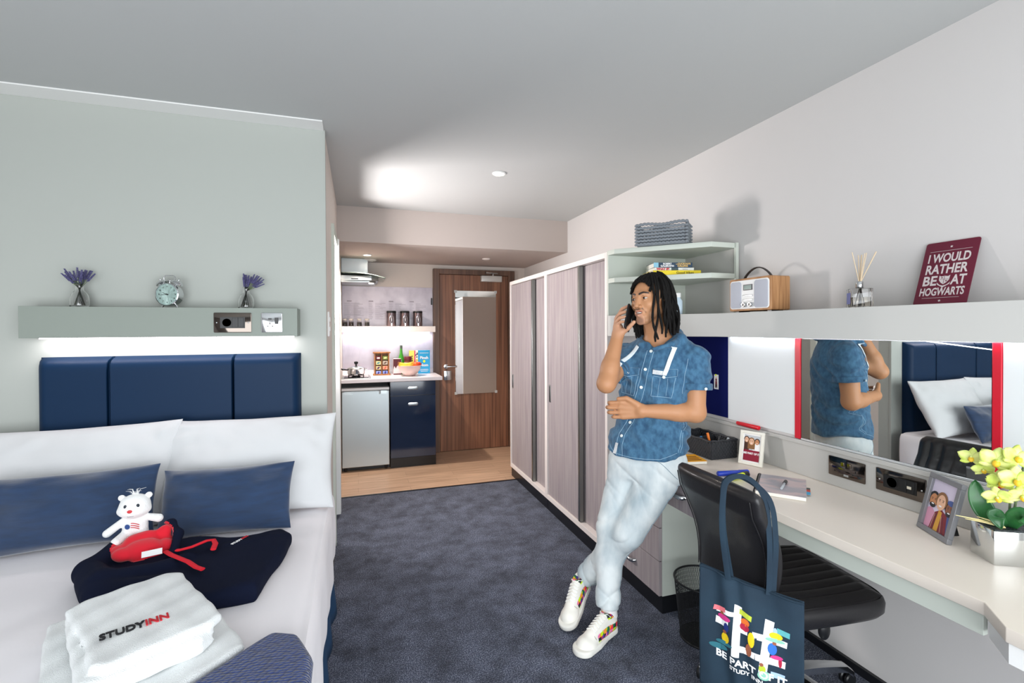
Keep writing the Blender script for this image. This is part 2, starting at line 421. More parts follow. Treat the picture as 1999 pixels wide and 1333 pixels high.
# ---------------------------------------------------------------- wardrobes
def wardrobe(y0, y1, label, ysplit, far):
    X0 = 1.42
    t = thing('wardrobe', label, 'wardrobe', (X0, y0, 0), 0, 'sliding-door wardrobes along the right wall')
    L = y1-y0; D = XR-.005-X0; s = ysplit-y0
    b = MB(); b.box(0, D, 0, .028, .09, 1.895).box(0, D, L-.018, L, .09, 1.895)
    b.box(0, D, .028, L-.018, 1.862, 1.895).box(0, D, .028, L-.018, .09, .125).box(D-.01, D, .028, L-.018, .125, 1.862)
    b.build('carcass', m_offw, t, bev=.0015)
    MB().box(.012, D, .002, L-.002, 0, .09).build('plinth', m_black, t)
    d = MB().box(.012, .032, s-.03, L-.02, .127, 1.858).build('sliding_door', m_greywood, t, bev=.001, label='front sliding door with recessed pull')
    MB().box(.004, .033, s-.032, s-.004, .127, 1.86).build('edge_profile', m_alu, d, bev=.002)
    h = MB(); h.rbox(-.0, .002, -.011, .011, -.06, .06, .0008); h.T = None
    hh = MB().use(m_alu); hh.T = Matrix.Translation((.0105, L-.055, .93)); hh.rbox(-.002, .004, -.013, .013, -.068, .068, .0015, 2)
    hh.use(m_black); hh.rbox(-.0035, -.001, -.008, .008, -.058, .058, .0008, 2)
    hh.build('pull', m_alu, d, smooth=30)
    d = MB().box(.042, .060, .03, s+.02, .127, 1.858).build('sliding_door', m_greywood, t, label='rear sliding door set back behind the front one')
    hh = MB().use(m_alu); hh.T = Matrix.Translation((.041, .062, .86)); hh.rbox(-.002, .004, -.013, .013, -.068, .068, .0015, 2)
    hh.use(m_black); hh.rbox(-.0035, -.001, -.008, .008, -.058, .058, .0008, 2); hh.build('pull', m_alu, d, smooth=30)
    return t
wardrobe(2.55, 3.53, 'near sliding-door wardrobe in grey-washed wood with off-white frame, beside the corner shelves', 2.965, 0)
wardrobe(3.531, 4.47, 'far sliding-door wardrobe in grey-washed wood with off-white frame, nearest the entrance door', 3.88, 1)

# ---------------------------------------------------------------- corner shelves and boxed shelf
t = thing('corner_shelf', 'sage corner shelf unit with angled open shelves at the end of the wardrobes', 'shelf', (1.42, 2.10, 1.516))
P = [(0, .447), (.004, .37), (.375, .0), (.555, .0), (.555, .447)]
for z in (.356, .190):
    MB().prism(P, z, z+.028).build('shelf_board', m_sage, t, bev=.002, label='top board' if z > .3 else None)
MB().box(.0, .545, .433, .447, 0, .356).build('side_panel', m_sage, t)
MB().box(.545, .556, .0, .433, 0, .356).build('back_panel', m_greyl, t)
MB().box(.527, .545, -.012, .004, 0, .384).build('end_strip', m_sage, t, bev=.001)
t = thing('floating_shelf', 'long boxed light grey shelf along the right wall above the mirror and boards', 'shelf', (1.79, 1.0, 1.393))
P = [(-.368, 1.548), (-.366, 1.51), (0, 1.05), (0, -1.9), (.187, -1.9), (.187, 1.548)]
MB().prism(P, 0, .122).build('box', m_greyl, t, bev=.0015)
MB().box(.155, .175, -1.8, 1.15, -.004, -.0005).build('light_strip', mat('led_glow', '#ffffff', .5, emit=('#eef4ff', 9)), t)

# ---------------------------------------------------------------- boards and mirror on the right wall
X1 = XR-.012
tag(MB().box(X1, XR-.001, 2.172, 2.549, .935, 1.388).build('pinboard', m_navyb, bev=.001), 'navy felt pinboard on the right wall behind the man', 'pinboard')
tag(MB().box(X1, XR-.001, 1.740, 2.171, .93, 1.388).build('whiteboard', m_wb, bev=.001), 'white glossy board between the navy pinboard and the mirror', 'whiteboard')
tag(MB().box(X1-.004, XR-.001, 1.709, 1.739, .918, 1.388).build('red_strip', m_red, bev=.002), 'vertical red strip left of the wall mirror', 'trim strip', 'red strips beside the mirror')
t = thing('wall_mirror', 'wide wall mirror between the two red strips above the desk', 'mirror', (X1, 1.353, .92))
MB().box(-.001, .010, -.352, .352, .006, .466).build('mirror_pane', m_mirror, t)
MB().box(-.004, .010, -.352, .352, -.004, .005).build('bottom_channel', mat('bright_channel', '#e8ecee', .25, .6), t, bev=.001)
tag(MB().box(X1-.004, XR-.001, .974, .999, .918, 1.388).build('red_strip', m_red, bev=.002), 'vertical red strip right of the wall mirror, behind the orchid', 'trim strip', 'red strips beside the mirror')
tag(MB().box(X1, XR-.001, .2, .973, .93, 1.388).build('whiteboard', m_wb, bev=.001), 'white glossy board at the right edge, behind the orchid', 'whiteboard')
struct(MB().box(X1-.006, XR-.001, .2, 2.549, .895, .9145).build('trim_6', m_greyl, bev=.002))
struct(MB().box(XR-.010, XR-.001, .2, 2.549, .751, .894).build('trim_7', m_greyl))

# ---------------------------------------------------------------- desk with drawers
t = thing('desk', 'long pale built-in desk along the right wall with drawers at its far end', 'desk', (1.43, 1.3, 0))
top = [(0, 1.248), (0, .36), (.058, .17), (.058, -.53), (-.02, -.61), (-.02, -1.1), (.547, -1.1), (.547, 1.248)]
MB().prism(top, .715, .75).build('worktop', m_desk, t, bev=.002)
MB().box(.075, .093, -.52, .24, .655, .7145).build('apron', m_sage, t, bev=.001)
b = MB(); b.prism([(.062, -.538), (-.012, -.612), (-.012, -1.1), (.05, -1.1), (.05, -.64), (.12, -.55)], .665, .7145); b.build('corner_fascia', m_white, t)
MB().box(.018, .54, .745, .76, .09, .58).build('side_panel', m_sage, t, bev=.001)
MB().box(.02, .54, .76, 1.245, .09, .58).build('carcass', m_sage, t)
MB().box(.02, .54, .75, 1.245, 0, .09).build('plinth', m_black, t)
hb = []
def bar_handle(parent, y, z, x=0, L=.11):
    b = MB(); b.T = Matrix.Translation((x, y, z))
    b.tube([(0, -L/2, 0), (-.018, -L/2+.006, 0), (-.024, -L/2+.02, 0), (-.024, L/2-.02, 0), (-.018, L/2-.006, 0), (0, L/2, 0)], .008, 10, 1.3, (0, 0, 1))
    b.build('handle', m_chrome, parent, smooth=50)
for z0, z1 in ((.092, .265), (.269, .433), (.437, .578)):
    d = MB().box(0, .018, .748, 1.243, z0, z1).build('drawer', m_greywood, t, bev=.0015)
    bar_handle(d, 1.015, (z0+z1)/2)
d = MB().box(.0, .018, .36, 1.243, .584, .712).build('drawer', m_greywood, t, bev=.0015, label='wide top drawer under the worktop')
bar_handle(d, .60, .655); bar_handle(d, 1.0, .655)
# ---------------------------------------------------------------- bed
m_sheet = mat('white_cotton', '#f5f1f4', .85, bump=((9, 9, 9), .12, .02), sheen=.2)
m_pcase = mat('white_pillowcase', '#d6d7d8', .85, sheen=.2)
m_leather = mat('navy_leatherette', '#0b2947', .5, bump=((500, 500, 500), .12, .0006), spec=.22)
m_velvet = mat('navy_velvet', '#16365c', .75, var=((14, 14, 60), '#112c4c', .30, .70, 4), bump=((30, 30, 260), .25, .002), sheen=.7)
m_skirt = mat('navy_valance', '#1c4266', .8)
m_towel = mat('white_terry', '#eef1f1', .95, bump=((420, 420, 420), .9, .003), sheen=.3)
m_dark = mat('dark_navy_jersey', '#10162a', .95, bump=((500, 500, 500), .3, .001), spec=.15)
m_redj = mat('red_jersey', '#d8142b', .85, sheen=.2)
m_redc = mat('red_cord', '#e0182c', .8)
m_text = mat('print_white', '#f2f2f2', .7)
m_tblack = mat('print_black', '#15151a', .7)
m_tred = mat('print_red', '#c8202e', .7)

def knit_mat(name, c1, c2, sc=1.0):
    m = mat(name, c1, .9, sheen=.4); N = m.node_tree.nodes; L = m.node_tree.links; b = N['Principled BSDF']
    tc = N.new('ShaderNodeTexCoord'); mp = N.new('ShaderNodeMapping'); mp.inputs['Scale'].default_value = (70*sc, 130*sc, 70*sc)
    mp.inputs['Rotation'].default_value = (0, 0, .35)
    L.new(tc.outputs['Object'], mp.inputs['Vector'])
    v = N.new('ShaderNodeTexVoronoi'); v.inputs['Scale'].default_value = 1; v.inputs['Randomness'].default_value = .45; L.new(mp.outputs[0], v.inputs['Vector'])
    r = N.new('ShaderNodeMapRange'); r.inputs['From Min'].default_value = .1; r.inputs['From Max'].default_value = .75; L.new(v.outputs['Distance'], r.inputs['Value'])
    mx = N.new('ShaderNodeMix'); mx.data_type = 'RGBA'; L.new(r.outputs[0], mx.inputs['Factor']); mx.inputs[6].default_value = lin(c1); mx.inputs[7].default_value = lin(c2)
    L.new(mx.outputs[2], b.inputs['Base Color'])
    bp = N.new('ShaderNodeBump'); bp.invert = True; bp.inputs['Strength'].default_value = .9; bp.inputs['Distance'].default_value = .006
    L.new(v.outputs['Distance'], bp.inputs['Height']); L.new(bp.outputs[0], b.inputs['Normal']); return m
m_knit = knit_mat('navy_knit', '#27407f', '#131f45')

def vn(x, y, z): return noise.noise(Vector((x, y, z)))
BX0, BX1, BYF, BZ = -1.62, -.135, .7, .60
bed = thing('double_bed', 'double bed with plain white bedding and a navy valance, below the blue headboard', 'bed', (-.88, 1.68, 0))
def duvet(u, v):
    # u across (over the right edge and down), v from head to foot
    y = 2.64+(BYF-2.64)*v; W = BX1-BX0; s = -.30+u*(W+.60)
    sag = .010*vn(u*6, v*5, 0)+.006*vn(u*2+v*9, v*3-u*4, 5)
    if s < 0: x, z = BX0-.012, BZ+s
    elif s > W: x, z = BX1+.012+.012*vn(v*14, 3, s*3)*min(1, (s-W)*8), BZ-(s-W)
    else: x, z = BX0+s, BZ
    R = .055
    if s <= W and W-s < R: q = (R-(W-s))/R; z -= R*.32*q*q
    if s > W and s-W < R: q = 1-(s-W)/R; x -= R*.32*q*q; z += 0
    if s < R and s >= 0: z -= R*.3*(1-s/R)**2
    if 0 < s < W: z += sag*min(1, (W-s)/.15)
    # soft pulled creases running down to the foot
    z += .0035*math.sin(26*(x*.8-y*.55)+3*vn(x*3, y*3, 1))*max(0, min(1, (2.1-y)*1.4))*max(0, min(1, (-.6-x)*3)) if s <= W else 0
    return (x+.88, y-1.68, z)
MB().grid(duvet, 120, 110).build('duvet', m_sheet, bed, smooth=70, sub=1, thick=.012)
MB().box(BX0-.86+.88-.02, BX1+.88-.03, BYF+.02-1.68, 2.64-1.68, .22, .578).build('mattress', m_sheet, bed)
def skirt(u, v):
    L = 1.93; y = 2.635-u*L; a = v
    x = BX1-.012+a*(.020+.010*math.sin(u*46)+.012*(1-min(1, u*9)))
    return (x+.88, y-1.68, .345*(1-v)+.004)
MB().grid(skirt, 160, 8).build('valance', m_skirt, bed, smooth=60, thick=.003)
MB().box(BX0+.06+.88, BX1-.05+.88, BYF+.05-1.68, 2.6-1.68, 0, .22).build('base', m_skirt, bed)

# headboard: three upholstered panels
hd = thing('headboard', 'navy leatherette upholstered headboard with three panels behind the pillows', 'headboard', (-.82, YB-.002, .45))
def panel(x0, x1, lw, rw):
    b = MB()
    def fn(u, v):
        x = x0+(x1-x0)*u; z = .868*v
        du = min((x-x0)/.05, (x1-x)/.05); e = 1.0
        if (x-x0) < lw: e = min(e, math.sqrt(max(0, 1-(1-(x-x0)/lw)**2)))
        if (x1-x) < rw: e = min(e, math.sqrt(max(0, 1-(1-(x1-x)/rw)**2)))
        if .868-z < .05: e *= math.sqrt(max(0, 1-(1-(.868-z)/.05)**2))
        if (lw > .02 and x-x0 < .04 and .868-z < .04): x = x
        return (x, -.064*e+.001*0, z)
    us = 60
    b.grid(fn, us, 50); return b
for x0, x1, lw, rw in ((-.542, -.269, .045, .0025), (-.269, .238, .0025, .0025), (.238, .539, .0025, .045)):
    p = panel(x0, x1, lw, rw).build('panel', m_leather, hd, smooth=60)
for x in (-.269, .238):
    bs = MB()
    for k in (-.006, .006): bs.tube([(x+k, -.0655, .03), (x+k, -.0655, .80), (x+k, -.057, .845)], .0009, 6)
    bs.build('seam_stitching', m_leather, hd)
MB().box(-.54, .537, -.012, 0, -.2, .862).build('backing', m_leather, hd, bev=.01)

# boxed shelf over the bed with sockets
t = thing('bed_shelf', 'short boxed sage shelf on the wall above the headboard', 'shelf', (-.83, 2.6, 1.407))
MB().box(-.547, .546, 0, .125, 0, .138).build('box', m_sage_shaded, t, bev=.001)
MB().box(-.52, .52, .085, .10, -.006, -.0005).build('light_strip', mat('led_glow_pink', '#ffffff', .5, emit=('#fff0f6', 8)), t)
def socket_plate(name, label, o, xdir, W, H, kind, group=None):
    """plate in its own plane: x along, y up, z out"""
    t = thing(name, label, 'socket', o, 0, group)
    M = frame((0, 0, 0), xdir, (0, 0, 1))
    def B(): b = MB(); b.T = M; return b
    b = B(); b.rbox(-W/2, W/2, -H/2, H/2, 0, .005, .004, 2, .002); b.build('face_plate', m_nickel if kind != 'uk1' else m_chrome, t, smooth=30)
    b = B().use(m_blackp)
    if kind == 'eu':
        b.box(-W*.33, W*.33, -H*.28, H*.28, .005, .0075).build('insert', m_blackp, t, bev=.0005)
        b = B(); b.T = M @ Matrix.Translation((-W*.15, 0, .0075)); b.lathe([(.021, 0), (.021, .002), (.019, .002), (.018, -.001), (0, -.001)], 24); b.build('round_socket', m_blackp, t, smooth=30)
        for x in (.07, .22): B().box(W*x-.012, W*x+.012, -H*.24, H*.24, .0076, .0095).build('module', m_blackp, t, bev=.0008)
        if W > .17: B().box(W*.16, W*.24, -.006, .004, .0096, .011).build('usb_port', mat('usb_pale', '#d8d2c0', .5), t)
        for x in (-.42, .42):
            b = B(); b.T = M @ Matrix.Translation((W*x, 0, .005)); b.ball((0, 0, 0), (.0035, .0035, .002), 10, 6); b.build('screw', m_chrome, t, smooth=60)
    if kind == 'uk2':
        for x in (-.25, .25):
            b = B()
            for dx, dy, w, h in ((0, -.004, .0045, .0095), (-.011, -.018, .0065, .0045), (.011, -.018, .0065, .0045)):
                b.box(W*x+dx-w/2, W*x+dx+w/2, dy-h/2, dy+h/2, .005, .0056)
            b.build('pin_holes', m_blackp, t)
            B().box(W*x*.35-.007, W*x*.35+.007, .008, .026, .005, .010).build('rocker_switch', m_nickel, t, bev=.001)
        B().box(-.010, .010, -.032, -.024, .0051, .0065).build('usb_port', mat('usb_grey', '#9a9a98', .4), t)
    if kind == 'uk1':
        b = B()
        for dx, dy, w, h in ((-.008, .018, .016, .008), (-.008, -.004, .005, .010), (-.018, -.017, .007, .005), (.003, -.017, .007, .005)):
            b.box(dx-w/2, dx+w/2, dy-h/2, dy+h/2, .005, .0058)
        b.build('pin_holes', m_blackp, t)
        B().box(.014, .030, -.006, .024, .005, .012).build('rocker_switch', m_blackp, t, bev=.001)
    return t
socket_plate('power_socket', 'wide dark metal socket plate on the front of the bed shelf', (-.567, 2.5995, 1.474), (1, 0, 0), .160, .095, 'eu')
socket_plate('power_socket', 'small square shiny chrome socket plate at the right end of the bed shelf', (-.398, 2.5995, 1.474), (1, 0, 0), .094, .096, 'uk1')
socket_plate('power_socket', 'dark metal double socket plate above the desk, left of the wide one', (XR-.0102, 1.488, .838), (0, -1, 0), .160, .083, 'uk2')
socket_plate('power_socket', 'wide dark metal socket plate above the desk behind the grey photo frame', (XR-.0102, 1.277, .838), (0, -1, 0), .178, .088, 'eu')

# ---------------------------------------------------------------- pillows and cushions
def cushion(name, m, W, H, T, o, lean, yaw=0, roll=0, k=.055, seed=0, flange=0, label='', group=None, pw=.42, cat='pillow', wr=1.0):
    b = MB(); nu, nv = 64, 44
    F = Matrix.Rotation(math.radians(yaw), 4, 'Z') @ Matrix.Rotation(math.radians(-lean), 4, 'X') @ Matrix.Rotation(PI/2, 4, 'X') @ Matrix.Rotation(math.radians(roll), 4, 'Z')
    b.T = F
    for side in (1, -1):
        def fn(a, c):
            u = math.sin((a-.5)*PI*.985)/math.sin(.5*PI*.985); v = math.sin((c-.5)*PI*.985)/math.sin(.5*PI*.985)
            h = T/2*(max(0, 1-u*u)**pw)*(max(0, 1-v*v)**pw)
            x = W/2*u*(1-k*(1-v*v)); y = H/2*v*(1-k*1.3*(1-u*u))
            w = (abs(u)*abs(v))**1.5
            n = .018*vn(u*1.6+seed, v*1.6, side)+wr*(.012*vn(u*5+seed, v*4, side*3)*(.3+w)+.010*math.sin(14*(abs(u)+abs(v))+seed)*w*vn(u*3, v*3, seed))
            e = min(1, 6*(1-abs(u)))*min(1, 6*(1-abs(v)))
            return (x, y+H/2, side*(h+n*e)+.012*vn(u*2, v*2, seed+9)*(1-e))
        g = MB(); g.grid(fn, nu, nv); b.add(g.v, g.f if side > 0 else [f[::-1] for f in g.f])
    o_ = b.build(name, m, smooth=80)
    import bmesh
    bm = bmesh.new(); bm.from_mesh(o_.data); bmesh.ops.remove_doubles(bm, verts=bm.verts, dist=.0008); bmesh.ops.recalc_face_normals(bm, faces=bm.faces); bm.to_mesh(o_.data); bm.free()
    o_.data.shade_smooth()
    o_.location = o
    return tag(o_, label, cat, group)
cushion('bed_pillow', m_pcase, .80, .44, .18, (-1.165, 2.425, .612), 22, -3, 1.5, k=.05, seed=3, wr=1.6, label='plump white pillow at the left, partly behind the other white pillow')
cushion('bed_pillow', m_pcase, .73, .455, .17, (-.475, 2.385, .612), 26, -2, 0, k=.05, seed=8, wr=1.6, label='plump white pillow at the right, over the edge of the bed')
cushion('velvet_cushion', m_velvet, .58, .285, .13, (-1.06, 2.235, .614), 18, 2, .8, k=.05, seed=12, pw=.5, label='long navy velvet cushion at the left behind the teddy bear', cat='cushion', wr=.5)
cushion('velvet_cushion', m_velvet, .50, .275, .13, (-.520, 2.205, .608), 24, -4, .6, k=.05, seed=17, pw=.5, label='long navy velvet cushion at the right in front of the white pillow', cat='cushion', wr=.5)

# ---------------------------------------------------------------- draped flat things
def d_poly(P2, pts):
    pts = np.array(pts, np.float32); n = len(pts); d = np.full(len(P2), 1e9, np.float32); s = np.ones(len(P2), np.float32)
    for i in range(n):
        a = pts[i]; b = pts[i-1]; e = b-a; w = P2-a
        t = np.clip((w@e)/(e@e), 0, 1)[:, None]; q = w-e*t; d = np.minimum(d, (q*q).sum(1))
        c1 = P2[:, 1] >= a[1]; c2 = P2[:, 1] < b[1]; c3 = e[0]*w[:, 1] > e[1]*w[:, 0]
        m = (c1 & c2 & c3) | (~c1 & ~c2 & ~c3); s = np.where(m, -s, s)
    return s*np.sqrt(d)
def slab(P, pts, zc, hz, r):
    d2 = d_poly(P[:, :2], pts)+r; w = np.stack([d2, np.abs(P[:, 2]-zc)-hz+r], 1)
    return np.minimum(w.max(1), 0)+np.sqrt((np.maximum(w, 0)**2).sum(1))-r
def ripple(P, f, ph=0): return np.sin(P[:, 0]*f+ph)*np.cos(P[:, 1]*f*.8+ph*1.7)
# hoodie
hood = thing('folded_hoodie', 'dark navy hooded sweatshirt with red lining and red drawstrings lying on the bed', 'hoodie', (-.55, 1.9, .613))
OH = np.array((-.55, 1.9, .6), np.float32)
body = [(-.84, 1.84), (-.85, 1.95), (-.80, 2.07), (-.72, 2.105), (-.60, 2.09), (-.46, 2.05), (-.36, 2.035), (-.285, 2.07), (-.24, 2.01), (-.262, 1.83), (-.30, 1.625), (-.46, 1.60), (-.60, 1.70), (-.69, 1.715), (-.75, 1.745), (-.80, 1.775)]
def f_hood(P):
    P = P+OH; d = slab(P, body, .622, .030, .022)-.004*ripple(P, 22)-.003*np.sin(P[:, 0]*30+P[:, 1]*18)
    for a, c, r in (((-.835, 1.90, .64), (-.76, 1.80, .645), .040), ((-.76, 1.80, .645), (-.60, 1.83, .64), .034), ((-.60, 1.83, .645), (-.56, 1.90, .64), .026),
                    ((-.84, 1.91, .64), (-.77, 2.07, .65), .036), ((-.74, 1.76, .63), (-.56, 1.74, .63), .034), ((-.76, 1.76, .625), (-.70, 1.72, .625), .03),
                    ((-.82, 1.93, .665), (-.80, 2.03, .690), .017), ((-.80, 2.03, .690), (-.72, 2.055, .712), .014), ((-.72, 2.055, .712), (-.65, 2.045, .722), .012), ((-.65, 2.045, .722), (-.612, 1.99, .700), .013), ((-.612, 1.99, .700), (-.605, 1.92, .665), .015), ((-.27, 1.99, .63), (-.45, 1.96, .635), .018)):
        d = smin(d, d_cap(P, a, c, r), .02)
    d = smax(d, -d_ell(P, (-.715, 1.955, .705), (.085, .115, .05)), .012)
    return d
def hood_m(C):
    P = C+OH; inside = (d_ell(P.astype(np.float32), (-.715, 1.955, .705), (.092, .122, .057)) < 0) & (P[:, 2] > .625); return inside.astype(int)
soft('hoodie_body', f_hood, (-.36, -.36, -.02), (.36, .26, .16), .0065, [m_dark, m_redj], hood, 2, matf=hood_m)
def f_lin(P):
    P = P+OH; d = d_ell(P, (-.712, 1.975, .668), (.098, .070, .040)); d = smin(d, d_cap(P, (-.75, 1.99, .69), (-.66, 2.015, .712), .018), .03)
    cr = lambda ph: np.clip(1-np.abs(np.sin(ph)), 0, 1)**2
    return d+.010*cr(P[:, 0]*28+P[:, 1]*20+1)+.006*cr(P[:, 0]*14-P[:, 1]*46)
soft('hood_lining', f_lin, (-.28, -.10, .0), (-.04, .18, .14), .005, m_redj, hood, 2)
def ribbon(pts, w): b = MB(); b.tube([tuple(np.array(p)-OH) for p in pts], w, 8, .45, (0, 0, 1)); return b
ribbon([(-.615, 1.93, .668), (-.585, 1.91, .672), (-.55, 1.915, .676), (-.515, 1.955, .676), (-.495, 1.96, .674), (-.482, 1.93, .672), (-.478, 1.885, .670)], .009).build('drawstring', m_redc, hood, smooth=60)
ribbon([(-.630, 1.925, .668), (-.60, 1.88, .672), (-.57, 1.845, .674), (-.53, 1.81, .670), (-.495, 1.765, .668), (-.472, 1.745, .667)], .009).build('drawstring', m_redc, hood, smooth=60)
b = MB(); b.T = Matrix.Translation((-.105, -.025, .088)) @ Matrix.Rotation(.3, 4, 'Z') @ Matrix.Rotation(.5, 4, 'X'); b.box(-.025, .03, -.012, .012, 0, .0012); b.build('neck_label', m_text, hood)
b = MB(); M = Matrix.Translation((.14, .083, .0565)) @ Matrix.Rotation(math.radians(58), 4, 'Z')
b.use(m_text).text('STUDY', M, .015, .0006, .0004, align='RIGHT'); b.use(m_tred).text('INN', M, .015, .0006, .0004, align='LEFT')
b.build('chest_print', None, hood, label='small white and red lettering')
# towels
tw = thing('folded_towel', 'large white terry towel folded flat on the bed beneath the smaller towel', 'towel', (-.55, 1.45, .613), 0)
OT = np.array((-.55, 1.45, .6), np.float32)
low = [(-.80, 1.605), (-.73, 1.635), (-.52, 1.70), (-.475, 1.675), (-.285, 1.385), (-.275, 1.345), (-.44, 1.17), (-.60, 1.22), (-.66, 1.27)]
def f_t1(P):
    P = P+OT; d = 1e9
    for i, z in enumerate((.610, .630)):
        d = np.minimum(d, slab(P, [(x+.003*i, y-.004*i) for x, y in low], z, .0125, .012))
    return d-.0022*ripple(P, 60)-.003*ripple(P, 18, 1)
soft('towel_fold', f_t1, (-.28, -.32, -.02), (.30, .29, .06), .005, m_towel, tw, 1)
tw2 = thing('folded_towel', 'smaller folded white terry towel with dark and red lettering on top of the larger one', 'towel', (-.53, 1.45, .659), 0)
OT2 = np.array((-.53, 1.45, .643), np.float32)
up = [(-.725, 1.53), (-.70, 1.565), (-.545, 1.67), (-.50, 1.665), (-.345, 1.36), (-.36, 1.325), (-.53, 1.215), (-.565, 1.225), (-.62, 1.33)]
def f_t2(P):
    P = P+OT2; d = 1e9
    for i, z in enumerate((.653, .672, .691)):
        q = [(x*(1-.0)+.012*(i == 2)*(y < 1.4), y+.026*(i == 2)*(y < 1.4)) for x, y in up]
        d = np.minimum(d, slab(P, q, z, .0125, .012))
    return d-.0022*ripple(P, 60, 2)-.003*ripple(P, 18, 3)
soft('towel_fold', f_t2, (-.23, -.27, -.02), (.21, .25, .09), .005, m_towel, tw2, 1)
b = MB(); M = Matrix.Translation((.030, -.062, .0635)) @ Matrix.Rotation(math.radians(24), 4, 'Z') @ Matrix.Scale(1.65, 4, (0, 1, 0))
b.use(m_tblack).text('STUDY', M, .0235, .0012, .0007, align='RIGHT', sx=1.15); b.use(m_tred).text('INN', M @ Matrix.Translation((.001, 0, 0)), .0235, .0012, .0007, align='LEFT', sx=1.15)
b.build('embroidery', None, tw2, label='dark and red embroidered lettering')
# knitted throw over the foot of the bed
def f_k(P):
    pts = [(-.66, 1.10), (-.47, 1.14), (-.40, 1.19), (-.262, 1.332), (-.215, 1.378), (-.15, 1.345), (-.105, 1.24), (-.10, .72), (-1.2, .72), (-1.2, .98)]
    return slab(P, pts, .637, .026, .025)-.002*ripple(P, 25)
th = soft('knitted_throw', f_k, (-1.25, .68, .58), (-.05, 1.42, .70), .008, m_knit, None, 1)
tag(th, 'navy chunky knitted throw across the foot of the bed', 'throw')

# ---------------------------------------------------------------- plain white teddy bear
m_plush = mat('white_plush', '#f2f3f2', .95, bump=((260, 260, 260), .7, .003), sheen=.6)
m_eye = mat('dark_eye', '#14202c', .15)
bear = thing('teddy_bear', 'small white plush teddy bear with a red nose sitting in the hood of the sweatshirt', 'teddy bear', (-.765, 2.058, .700), 4); bear.scale = (.79, .79, .79)
Rb = np.eye(3, dtype=np.float32)
def f_bear(P):
    d = d_ell(P, (0, 0, .045), (.048, .038, .06))
    d = smin(d, d_ell(P, (.002, -.008, .146), (.058, .046, .046)), .012)
    d = smin(d, d_ell(P, (.0, -.016, .122), (.064, .040, .030)), .018)
    d = smin(d, d_ell(P, (.0, -.030, .122), (.046, .030, .026)), .015)
    d = smin(d, d_ell(P, (-.050, .0, .178), (.014, .009, .014)), .006)
    d = smin(d, d_ell(P, (.052, .0, .180), (.014, .009, .014)), .006)
    d = smin(d, d_cap(P, (-.035, -.006, .08), (-.095, -.028, .035), .015, .017), .012)
    d = smin(d, d_cap(P, (.035, -.004, .085), (.092, -.014, .072), .014, .018), .012)
    d = smin(d, d_cap(P, (-.03, -.01, .015), (-.05, -.07, .005), .022, .02), .012)
    d = smin(d, d_cap(P, (.03, -.01, .015), (.05, -.07, .005), .022, .02), .012)
    return d
soft('plush_body', f_bear, (-.13, -.11, -.03), (.13, .06, .22), .003, m_plush, bear, 1)
for x in (-.022, .024): MB().ball((x, -.050, .150), (.0065, .004, .0085), 12, 8).build('eye', m_eye, bear, smooth=80)
MB().ball((-.003, -.0615, .130), (.010, .005, .0075), 12, 8).build('nose', mat('red_nose', '#d23a3f', .6), bear, smooth=80)
b = MB(); b.tube([(-.022, -.053, .112), (-.010, -.058, .106), (.008, -.057, .106), (.024, -.051, .114)], .0009, 6); b.build('mouth', mat('thread_grey', '#6c7480', .8), bear)
b = MB()
for k in range(14):
    a = -1.0+2.0*k/13; L = .028+.012*math.sin(k*5)
    b.tube([(.004+.01*math.sin(a), -.008, .188), (.004+.6*L*math.sin(a*1.1), -.012-.004*math.cos(k), .188+L*.7), (.004+1.3*L*math.sin(a*1.1), -.02, .188+L*.85)], [.0012, .0009, .0004], 5)
b.build('hair_tuft', m_plush, bear)
b = MB(); b.use(mat('patch_blue', '#2d4a86', .8))
def bump_pt(x, z): return (x, -.0395*math.sqrt(max(0, 1-(x/.05)**2-((z-.045)/.064)**2))-.0012, z)
b.add([bump_pt(-.020+.011*math.cos(2*PI*i/12), .055+.011*math.sin(2*PI*i/12)) for i in range(12)], [tuple(range(12))])
b.use(m_tred)
for k in range(3): b.tube([bump_pt(-.006+.030*j/6, .066-.009*k-.012*(j/6)**2+.004) for j in range(7)], .0017, 6)
b.build('tummy_patch', None, bear, label='blue and red embroidered patch')

